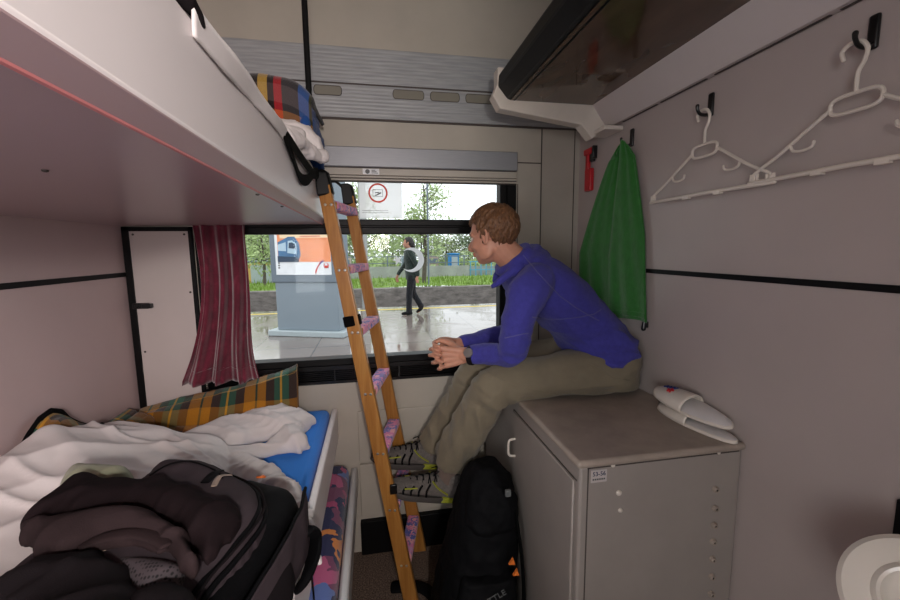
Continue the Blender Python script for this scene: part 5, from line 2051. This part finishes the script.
mb = MB().box(-25, 25, 2.35, 10.45, -1.0, 0.05)
struct('platform_floor', mb, 'platform', smooth=False)
mb = MB().box(-25, 25, 9.95, 10.07, 0.05, 0.053)
struct('trim_7', mb, 'yellow', smooth=False)
mb = MB().box(-60, 60, 10.45, 15.0, -1.15, -0.95)
struct('ground_trackbed', mb, 'ballast', smooth=False)
mb = MB().box(-40, 40, 15.0, 15.5, -0.95, 0.10)
struct('wall_retaining', mb, 'stone', smooth=False)
mb = MB().grid(60, 20, lambda s, tt: V((-60 + 120 * s, 15.4 + 60 * tt, 0.10 - 0.012 * (60 * tt) * (1 if tt < 0.15 else 0.6) + 0.06 * fbm((s * 60, tt * 30, 0), 0.7, 3))), uv=False)
struct('ground_grass', mb, 'grass')
# tall grass fringe on the wall
random.seed(3)
mb = MB()
for k in range(2600):
    x = random.uniform(-9, 9); y = 15.53 + random.random() ** 1.5 * 5
    h = random.uniform(0.10, 0.26); a = random.uniform(0, pi)
    dx, dy = 0.03 * cos(a), 0.03 * sin(a)
    lx = random.uniform(-0.06, 0.06)
    b = V((x, y, 0.06))
    mb.add([b + V((-dx, -dy, 0)), b + V((dx, dy, 0)), b + V((lx, 0, h))], [(0, 1, 2)])
g = obj('grass_fringe', mb, 'grass', None, smooth=False)
tag(g, 'long green grass growing along the top of the stone wall beyond the track', 'grass', kind='stuff')

# fence and concrete wall far behind the track
mb = MB().box(-40, 5.2, 22.0, 22.2, -0.2, 0.62)
struct('wall_concrete', mb, 'concrete', smooth=False)
t = thing('railing', 'thin dark railing above the concrete wall beyond the grass', 'fence', (0, 22.05, 0.6))
mb = MB()
for z in (0.80, 1.15):
    mb.tube([(-16, 22.1, z), (5.2, 22.1, z)], 0.022, 6)
obj('rail', mb, 'bb_dark', t)
for k in range(15):
    mb = MB().box(-9.8 + k * 1.05, -9.74 + k * 1.05, 22.07, 22.13, 0.6, 1.2)
    obj('post', mb, 'bb_dark', t, smooth=False)
M['sky_blue'] = plain('light_blue_paint', rgb(92, 160, 196), 0.5)
M['mid_blue'] = plain('bright_blue_paint', rgb(36, 130, 200), 0.5)
t = thing('mesh_fence', 'light blue metal fence to the right of the concrete wall', 'fence', (6.8, 22.0, 0))
for k in range(14):
    mb = MB().box(5.25 + k * 0.3, 5.30 + k * 0.3, 21.98, 22.03, -0.3, 0.85)
    obj('bar', mb, 'sky_blue', t, smooth=False)
mb = MB()
for z in (-0.1, 0.35, 0.8):
    mb.box(5.2, 9.5, 21.97, 22.04, z, z + 0.05)
obj('rail', mb, 'sky_blue', t, smooth=False)
mb = MB().box(5.3, 9.6, 22.4, 22.5, -0.3, 0.55)
tag(obj('hoarding', mb, 'concrete', None, smooth=False), 'pale hoarding board behind the light blue fence', 'hoarding')
def cabin(name, label, cat, x0, x1, y, z0, z1, mat, roof, grp=None):
    t = thing(name, label, cat, ((x0 + x1) / 2, y, z0), grp)
    mb = MB().box(x0, x1, y, y + 0.8, z0, z1)
    obj('body', mb, mat, t, bevel=0.02)
    mb = MB().box(x0 - 0.05, x1 + 0.05, y - 0.05, y + 0.85, z1, z1 + 0.07)
    obj('roof', mb, roof, t, bevel=0.02)
    mb = MB().box(x0 + 0.15 * (x1 - x0), x1 - 0.15 * (x1 - x0), y - 0.02, y, z0 + 0.05, z1 - 0.12)
    obj('front_door', mb, 'bb_base' if mat != 'yellow' else 'yellow', t, bevel=0.005)
    return t
cabin('utility_cabinet', 'bright blue utility cabinet standing behind the railing', 'utility cabinet', 4.25, 4.75, 22.6, 0.0, 1.22, 'mid_blue', 'mid_blue')
M['hut_yellow'] = plain('ochre_render', rgb(206, 168, 92), 0.8)
cabin('hut', 'small ochre hut by the grass, left of the poster kiosk', 'hut', -5.75, -4.45, 20.0, 0.0, 1.0, 'hut_yellow', 'bb_dark')
M['build_grey'] = plain('far_grey_render', rgb(150, 150, 148), 0.9, var=0.1, scale=0.6)
t = thing('building', 'grey building far behind the ochre hut', 'building', (-15.5, 42, 0))
mb = MB().box(-20, -10.5, 42, 50, -0.5, 3.8)
obj('walls', mb, 'build_grey', t, smooth=False)
mb = MB().prism([V((-20.4, 41.6, 3.8)), V((-10.1, 41.6, 3.8)), V((-11.5, 41.6, 4.7)), V((-19, 41.6, 4.7))], (0, 0, 0), (0, 8.8, 0))
obj('roof', mb, 'bb_dark', t, smooth=False)
for k in range(4):
    mb = MB().box(-19.0 + k * 2.2, -18.0 + k * 2.2, 41.95, 42.0, 1.4, 2.8)
    obj('window', mb, 'bb_dark', t, smooth=False)
# small pale vehicle-like boxes behind the railing (parked wagons far away)
for i, (x, wd_, c, lab) in enumerate(((-2.4, 1.1, rgb(178, 160, 150), 'pale wagon behind the railing, farthest left'), (1.6, 0.9, rgb(150, 164, 176), 'grey-blue wagon behind the railing beside the walking person'), (3.1, 0.7, rgb(170, 150, 140), 'beige wagon behind the railing next to the blue utility cabinet'))):
    t = thing('wagon', lab, 'wagon', (x, 24, 0))
    m_ = plain('wagon_paint', c, 0.5)
    mb = MB().box(x, x + wd_, 24, 24.8, 0.25, 1.15); obj('body', mb, m_, t, bevel=0.05)
    mb = MB().box(x + 0.06, x + wd_ - 0.06, 23.98, 24.0, 0.7, 0.98); obj('window_band', mb, 'bb_dark', t, smooth=False)
    mb = MB()
    for q in (0.2, wd_ - 0.2):
        mb.tube([(x + q, 24.05, 0.12), (x + q, 24.2, 0.12)], 0.14, 14)
    obj('wheel', mb, 'black', t)

# poster kiosk ----------------------------------------------------------
KL_, KR_ = V((-1.72, 7.40, 0.05)), V((-0.585, 6.96, 0.05))
kx = (KR_ - KL_).normalized(); kz = V((0, 0, 1)); kn = kx.cross(kz)      # kn points to the train
kw = (KR_ - KL_).length
t = thing('poster_kiosk', 'grey poster kiosk with an orange train advertisement standing on the wet platform', 'advertising kiosk', (KL_ + KR_) / 2)
def kb(mb, a0, a1, n0, n1, z0, z1):
    p = [KL_ + kx * a + kn * n for a, n in ((a0, n0), (a1, n0), (a1, n1), (a0, n1))]
    mb.prism([q + V((0, 0, z0)) for q in p], (0, 0, 0), (0, 0, z1 - z0))
    return mb
obj('base', kb(MB(), -0.09, kw + 0.09, 0.09, -0.52, 0.0, 0.10), 'bb_base', t, bevel=0.015)
obj('plinth', kb(MB(), 0.05, kw - 0.02, 0.0, -0.40, 0.10, 0.96), 'bb_grey', t, bevel=0.01)
obj('poster_case', kb(MB(), 0.0, kw, 0.03, -0.43, 0.92, 2.75), 'bb_dark', t, bevel=0.02)
po = obj('poster', kb(MB(), 0.11, kw - 0.10, 0.034, 0.030, 1.055, 2.6), 'decal_white', t, smooth=False)
PW = kw - 0.21
def pk(mb, s0, s1, z0, z1, n=0.037):
    return kb(mb, 0.11 + PW * s0, 0.11 + PW * s1, n, 0.034, z0, z1)
M['po_white'] = plain('poster_white', rgb(232, 234, 238), 0.5)
M['po_orange'] = plain('poster_orange', rgb(236, 146, 98), 0.5, var=0.15, scale=2.0)
M['po_cream'] = plain('poster_cream', rgb(246, 216, 178), 0.5)
M['po_blue'] = plain('poster_train_blue', rgb(66, 110, 150), 0.4, var=0.2, scale=6)
M['po_light'] = plain('poster_train_light', rgb(176, 200, 216), 0.4)
M['po_darkb'] = plain('poster_train_dark', rgb(38, 60, 84), 0.4)
M['po_red'] = plain('poster_red', rgb(206, 60, 50), 0.5)
M['po_band'] = plain('poster_band_blue', rgb(50, 80, 160), 0.5)
obj('poster_ground', pk(MB(), 0.0, 1.0, 1.055, 2.6, 0.036), 'po_white', po, smooth=False)
obj('orange_field', pk(MB(), 0.05, 1.0, 1.27, 2.6, 0.038), 'po_orange', po, smooth=False)
obj('cream_strip', pk(MB(), 0.10, 0.98, 1.665, 1.775, 0.040), 'po_cream', po, smooth=False)
mb = MB()
for (s0, s1, z) in ((0.42, 0.92, 1.735), (0.48, 0.80, 1.690)):
    q = s0
    while q < s1:
        pk(mb, q, q + 0.03, z - 0.008, z + 0.012, 0.042); q += 0.045
for q in range(6):
    pk(mb, 0.40 + 0.08 * q, 0.455 + 0.08 * q, 1.80, 1.85, 0.042)
obj('red_lettering', mb, 'po_red', po, smooth=False)
def pp(s, z, n=0.040, dz=-0.10): return KL_ + kx * (0.11 + PW * s) + kn * n + V((0, 0, (z - 1.37) * 1.0 + 1.37 + dz if z > 1.36 else z - 0.035))
mb = MB()
mb.prism([pp(0.06, 1.42), pp(0.42, 1.40), pp(0.47, 1.48), pp(0.45, 1.68), pp(0.37, 1.79), pp(0.26, 1.79), pp(0.06, 1.70)], (0, 0, 0), kn * 0.003)
obj('train_picture', mb, 'po_blue', po, smooth=False)
mb = MB()
mb.prism([pp(0.23, 1.52, .044), pp(0.40, 1.50, .044), pp(0.40, 1.66, .044), pp(0.33, 1.73, .044), pp(0.25, 1.72, .044)], (0, 0, 0), kn * 0.002)
mb.prism([pp(0.06, 1.56, .044), pp(0.21, 1.55, .044), pp(0.21, 1.70, .044), pp(0.06, 1.66, .044)], (0, 0, 0), kn * 0.002)
obj('train_front', mb, 'po_light', po, smooth=False)
mb = MB()
mb.prism([pp(0.26, 1.60, .047), pp(0.385, 1.59, .047), pp(0.38, 1.66, .047), pp(0.33, 1.695, .047), pp(0.27, 1.69, .047)], (0, 0, 0), kn * 0.002)
mb.prism([pp(0.05, 1.37, .047), pp(0.44, 1.37, .047), pp(0.42, 1.45, .047), pp(0.05, 1.47, .047)], (0, 0, 0), kn * 0.002)
obj('train_dark_parts', mb, 'po_darkb', po, smooth=False)  # windscreen and lower band of the printed train
mb = MB()
for k in range(6):
    a0, a1 = k / 6, (k + 1) / 6
    f = lambda a: pp(0.72 + 0.13 * a, 1.12 + 0.22 * a ** 0.7, .040)
    mb.prism([f(a0) + kx * -0.012, f(a0) + kx * 0.012, f(a1) + kx * 0.014, f(a1) + kx * -0.014], (0, 0, 0), kn * 0.002)
obj('logo_stroke', mb, 'po_red', po, smooth=False)
mb = MB()
mb.prism([pp(0.80, 1.285, .043), pp(0.87, 1.335, .043), pp(0.875, 1.315, .043), pp(0.81, 1.265, .043)], (0, 0, 0), kn * 0.002)
obj('logo_tip', mb, 'po_band', po, smooth=False)
mb = MB()
mb.prism(circ(pp(0.915, 1.245, .040), 0.045, kn, 20), (0, 0, 0), kn * 0.002)
obj('round_emblem', mb, 'po_red', po, smooth=False)
mb = MB()
mb.prism([pp(0.885, 1.245, .043), pp(0.945, 1.245, .043), pp(0.93, 1.285, .043), pp(0.90, 1.285, .043)], (0, 0, 0), kn * 0.001)
obj('emblem_gap', mb, 'po_white', po, smooth=False)
mb = MB()
for k in range(4):
    pk(mb, 0.875 + 0.022 * k, 0.89 + 0.022 * k, 1.165, 1.178, 0.040)
for k in range(3):
    pk(mb, 0.045, 0.075, 1.16 + 0.04 * k, 1.185 + 0.04 * k, 0.040)
obj('small_print', mb, 'decal_grey', po, smooth=False)

# trees -----------------------------------------------------------------
def tree(c, h, crown_r, crown_z, n, leaf, size, label, group, seed, wispy=False):
    random.seed(seed)
    t = thing('tree', label, 'tree', c, group)
    c = V(c)
    mb = MB()
    top = c + V((0.05 * h * random.uniform(-1, 1), 0, h * 0.9))
    mb.tube([c, c.lerp(top, 0.5) + V((0.03 * h * random.uniform(-1, 1), 0, 0)), top], [0.030 * h ** 0.8, 0.02 * h ** 0.8, 0.006 * h ** 0.8], 8, smooth=3)
    tips = []
    for k in range(14):
        q = random.uniform(0.3, 0.95)
        b = c.lerp(top, q)
        a = random.uniform(0, 2 * pi)
        L = crown_r * random.uniform(0.6, 1.05) * (1.15 - 0.5 * q)
        e = b + V((cos(a) * L, sin(a) * L, L * random.uniform(0.4, 1.0)))
        m_ = b.lerp(e, 0.5) + V((0, 0, -0.08 * L))
        mb.tube([b, m_, e], [0.009 * h ** 0.8, 0.006 * h ** 0.8, 0.002 * h ** 0.8], 6)
        tips += [m_, e, b.lerp(e, 0.8)]
    obj('trunk', mb, 'bark', t)
    mb = MB()
    for k in range(n):
        if wispy or random.random() < 0.4:
            b = random.choice(tips); p = b + V((random.gauss(0, 1), random.gauss(0, 1), random.gauss(0, 1))) * (crown_r * 0.20)
        else:
            d = V((random.gauss(0, 1), random.gauss(0, 1), random.gauss(0, 1))).normalized()
            p = c + V((0, 0, crown_z)) + V((d.x * crown_r, d.y * crown_r, d.z * (h - crown_z) * 0.95)) * random.random() ** 0.33
            if fbm(p + V((seed, 0, 0)), 1.3 / crown_r * 1.2, 2) < -0.22: continue
        a = V((random.gauss(0, 1), random.gauss(0, 1), random.gauss(0, 1))).normalized()
        b_ = a.orthogonal().normalized()
        s = size * random.uniform(0.6, 1.3)
        mb.add([p - a * s, p + b_ * s * 0.5, p + a * s, p - b_ * s * 0.5], [(0, 1, 2, 3)])
    obj('foliage', mb, leaf, t, smooth=False)
    return t
tree((2.05, 17.0, 0.0), 4.6, 1.15, 2.6, 1500, 'leaf_a', 0.075, 'slender young tree with sparse spring leaves rising behind the walking person', None, 5, True)
tree((-4.5, 18.0, 0.0), 3.0, 1.0, 1.7, 1400, 'leaf_a', 0.075, 'bright green young tree seen above the ochre hut', None, 8)
tree((-0.5, 17.5, 0.0), 4.4, 1.0, 2.5, 1100, 'leaf_a', 0.075, 'thin leafy tree seen just right of the ladder', None, 15, True)
specs = [((1.2, 28, 0), 3.2, 1.7, 'leaf_a'), ((3.4, 29, 0), 3.6, 1.8, 'leaf_b'), ((-1.6, 29, 0), 3.4, 1.8, 'leaf_b'), ((5.4, 31, 0), 2.6, 1.7, 'leaf_b'), ((7.2, 31, 0), 2.8, 1.6, 'leaf_c'),
         ((9.2, 32, 0), 2.9, 1.8, 'leaf_b'), ((11.5, 32, 0), 3.0, 1.9, 'leaf_c'), ((-4.2, 30, 0), 3.2, 1.8, 'leaf_c'), ((-7.0, 30, 0), 3.2, 1.8, 'leaf_b'), ((-9.6, 32, 0), 3.4, 1.8, 'leaf_a')]
names = ['bright spring-green tree of the far row, behind the railing left of the walking person', 'taller olive-green tree of the far row, right of the walking person', 'olive-green far tree behind the ladder',
         'low olive-green far tree above the bright blue cabinet', 'low dark green far tree just left of the man\'s face', 'olive far tree hidden partly by the man\'s head', 'dark far tree behind the man\'s head',
         'dark far tree behind the poster kiosk', 'olive far tree left of the poster kiosk', 'spring-green far tree beside the grey building']
for i, (c, h, r_, lf) in enumerate(specs):
    tree(c, h, r_, h * 0.48, 1500, lf, 0.13, names[i], 'trees in the far row', 20 + i)
# bushes closing the far view
for i, x in enumerate(range(-10, 13, 2)):
    random.seed(60 + i)
    mb = MB()
    cx, cy = x + random.uniform(-.4, .4), 25.5 + random.uniform(0, 1)
    hb = random.uniform(1.3, 1.8)
    for k in range(700):
        d = V((random.gauss(0, 1), random.gauss(0, 1), abs(random.gauss(0, 1)))).normalized() * random.random() ** 0.33
        p = V((cx, cy, -0.1)) + V((d.x * 1.5, d.y * 0.8, d.z * hb))
        a = V((random.gauss(0, 1), random.gauss(0, 1), random.gauss(0, 1))).normalized(); b_ = a.orthogonal().normalized(); s = 0.10 * random.uniform(.6, 1.3)
        mb.add([p - a * s, p + b_ * s * .5, p + a * s, p - b_ * s * .5], [(0, 1, 2, 3)])
    o = obj('bush', mb, ('leaf_b', 'leaf_c', 'leaf_a')[i % 3], None, smooth=False)
    tag(o, 'green bush in the hedge-like row behind the far railing', 'bush', 'bushes behind the railing')

# posts -----------------------------------------------------------------
t = thing('catenary_post', 'thin dark post standing on the grass right of the walking person', 'post', (1.86, 15.8, 0))
mb = MB().tube([(2.10, 15.8, 0.0), (2.10, 15.8, 6.5)], 0.035, 8); obj('pole', mb, 'bb_dark', t)
mb = MB().tube([(2.10, 15.8, 6.4), (1.2, 14.2, 6.5)], 0.025, 8); obj('arm', mb, 'bb_dark', t)
t = thing('platform_post', 'pale grey platform post seen through the upper pane behind the warning sticker', 'post', (-0.22, 12.9, -0.95))
p = at(362, 200, 12.9)
mb = MB().box(p.x - 0.11, p.x + 0.11, 12.8, 13.02, -0.95, 5.5); obj('pole', mb, 'concrete', t, bevel=0.01)
mb = MB().box(p.x - 0.2, p.x + 0.2, 12.7, 13.12, -0.95, -0.7); obj('foot', mb, 'concrete', t, bevel=0.01)

# the walking person ------------------------------------------------------
WX, WY, WZ = 0.80, 9.1, 0.05
M['coat'] = cloth_mat('dark_green_coat', rgb(44, 54, 50), 0.1)
M['dark_trousers'] = cloth_mat('black_trousers', rgb(26, 27, 32), 0.1)
M['dark_hair'] = plain('dark_hair', rgb(36, 30, 30), 0.6)
t = thing('person', 'person in a dark jacket and black trousers walking along the wet platform', 'person', (WX, WY, WZ))
W_ = lambda x, y, z: V((WX + x, WY + y, WZ + z))
mb = MB()
LATW = (0.15, -1, 0)
torso(mb, [(W_(0.02, 0, .86), .14, .10, LATW), (W_(0.02, 0, .98), .155, .115, LATW), (W_(0.01, 0, 1.12), .14, .105, LATW), (W_(-0.005, 0, 1.28), .165, .12, LATW), (W_(-0.01, 0, 1.42), .17, .10, LATW), (W_(-0.01, 0, 1.48), .08, .06, LATW)], -0.012)
limb(mb, [W_(-0.01, 0, 1.44), W_(-0.03, 0, 1.53)], [.055, .052])
head_mesh(mb, W_(-0.045, 0, 1.61), (-1, .12, -.05), (-.12, -1, 0), 1.0)
ARMS = []
for s, sw in ((-1, 0.10), (1, -0.12)):
    A = [W_(-.01, s * .18, 1.41), W_(.01 + sw * .4, s * .22, 1.26), W_(.02 + sw, s * .225, 1.12), W_(-.03 + sw * 1.7, s * .20, .95), W_(-.05 + sw * 1.9, s * .19, .88)]
    ARMS.append(A)
    limb(mb, A, [.048, .042, .038, .032, .026])
    hd_ = A[-1]
    limb(mb, [hd_, hd_ + V((-.012, 0, -.05)), hd_ + V((-.018, 0, -.085))], [.026, .028, .020], flat=(1, .55))
    for q in range(4):
        b = hd_ + V((-.030 + .017 * q, 0, -.085)); limb(mb, [b, b + V((-.004, 0, -.04)), b + V((.004, 0, -.07))], [.0085, .008, .006])
    limb(mb, [hd_ + V((-.02, 0, -.02)), hd_ + V((-.045, 0, -.055)), hd_ + V((-.048, 0, -.085))], [.010, .009, .007])
LEGS = ([W_(.02, -.08, .90), W_(-.015, -.085, .68), W_(-.04, -.085, .48), W_(-.05, -.085, .28), W_(-.055, -.085, .09)],
        [W_(.02, .08, .90), W_(.045, .085, .68), W_(.06, .085, .50), W_(.15, .085, .32), W_(.235, .085, .17)])
for L_ in LEGS:
    limb(mb, L_, [.078, .066, .052, .044, .036])
limb(mb, [W_(-.04, -.085, .05), W_(-.12, -.085, .035), W_(-.19, -.085, .03)], [.036, .034, .024])
limb(mb, [W_(.245, .085, .14), W_(.19, .085, .07), W_(.15, .085, .035)], [.036, .034, .024])
b = fobj('body', mb, 'skin', t, 0.008, 2, None)
mb = MB()
torso(mb, [(W_(0.025, 0, .80), .165, .125, LATW), (W_(0.02, 0, .98), .17, .13, LATW), (W_(0.01, 0, 1.12), .155, .12, LATW), (W_(-0.005, 0, 1.28), .178, .13, LATW), (W_(-0.01, 0, 1.42), .178, .108, LATW), (W_(-0.01, 0, 1.49), .085, .07, LATW)], 0.004)
for A in ARMS: limb(mb, A[:4] + [A[3].lerp(A[4], .6)], [.064, .058, .052, .046, .042])
limb(mb, [W_(.03, -.05, 1.46), W_(.045, 0, 1.47), W_(.03, .05, 1.46)], [.03, .034, .03])
fobj('jacket', mb, 'coat', t, 0.010, 3, lambda p, n: 0.006 * fbm(p, 9, 2))
mb = MB()
for L_ in LEGS: limb(mb, L_, [.094, .082, .072, .068, .070])
fobj('trousers', mb, 'dark_trousers', t, 0.010, 3, lambda p, n: 0.005 * fbm(p, 9, 2))
mb = MB()
limb(mb, [W_(-.02, -.085, .045), W_(-.12, -.085, .045), W_(-.20, -.085, .038)], [.044, .042, .030])
limb(mb, [W_(.255, .085, .15), W_(.195, .085, .085), W_(.150, .085, .045)], [.044, .042, .030])
fobj('shoes', mb, 'black', t, 0.008, 2, None)
mb = MB()
mb.ell(W_(-0.020, 0, 1.645), (.105, .088, .098)); mb.ell(W_(0.03, 0, 1.59), (.066, .078, .09)); 
limb(mb, [W_(.05, 0, 1.60), W_(.075, 0, 1.52), W_(.075, 0, 1.45)], [.06, .045, .025])
mh = fobj('hair', mb, 'dark_hair', t, 0.008, 2, lambda p, n: 0.004 * fbm(p, 30, 2))
for v in mh.data.vertices:
    w = v.co + WL[t.name] - V((WX, WY, WZ))
    if w.x < -0.085 and w.z < 1.675: v.co.x += (-0.085 - w.x)

# ================================================================== LIGHT
world = bpy.data.worlds.new('overcast')
scene.world = world
world.use_nodes = True
nt = world.node_tree
bg = nt.nodes['Background']
tc = nt.nodes.new('ShaderNodeTexCoord')
nz = nt.nodes.new('ShaderNodeTexNoise'); nz.inputs['Scale'].default_value = 2.0; nz.inputs['Detail'].default_value = 4
cr = nt.nodes.new('ShaderNodeValToRGB')
cr.color_ramp.elements[0].color = (0.86, 0.92, 0.97, 1); cr.color_ramp.elements[1].color = (1, 1, 1, 1)
nt.links.new(tc.outputs['Generated'], nz.inputs['Vector']); nt.links.new(nz.outputs[0], cr.inputs[0]); nt.links.new(cr.outputs[0], bg.inputs[0])
bg.inputs[1].default_value = 1.75

def area(name, loc, target, sx, sy, energy, col=(1, 1, 1), portal=False, spread=None):
    L = bpy.data.lights.new(name, 'AREA')
    L.shape = 'RECTANGLE'; L.size = sx; L.size_y = sy; L.energy = energy; L.color = col
    if spread: L.spread = spread
    if portal: L.cycles.is_portal = True
    o = bpy.data.objects.new(name, L)
    COL.objects.link(o)
    o.location = loc
    o.rotation_euler = (V(target) - V(loc)).to_track_quat('-Z', 'Y').to_euler()
    return o
area('window_portal', (-0.03, 2.03, 1.42), (-0.03, 0, 1.42), 1.44, 1.06, 1, portal=True)
area('corridor_window_portal', (0, -1.42, 1.475), (0, 0, 1.475), 2.0, 1.05, 1, portal=True)
# added fill from the corridor side: neutral left, pink right, a weak one overhead
area('corridor_fill', (-1.05, -1.34, 1.48), (-0.20, 0, 1.40), 1.0, 1.0, 22, (0.96, 0.98, 1.0))
area('corridor_fill', (0.27, -1.34, 1.75), (0.10, 0, 1.75), 0.62, 0.5, 29, (1.0, 0.78, 0.78))
area('corridor_top_fill', (-0.25, -0.85, 2.66), (-0.25, -0.80, 0), 1.2, 0.18, 1.5, (1.0, 0.95, 0.90))  # added overhead fill, gives a little bounce
P = bpy.data.lights.new('corridor_spot', 'POINT'); P.energy = 58; P.shadow_soft_size = 0.03; P.color = (1.0, 0.96, 0.91)
o = bpy.data.objects.new('corridor_spot', P); COL.objects.link(o); o.location = (0.11, -0.62, 1.68)

scene.view_settings.exposure = 0.0
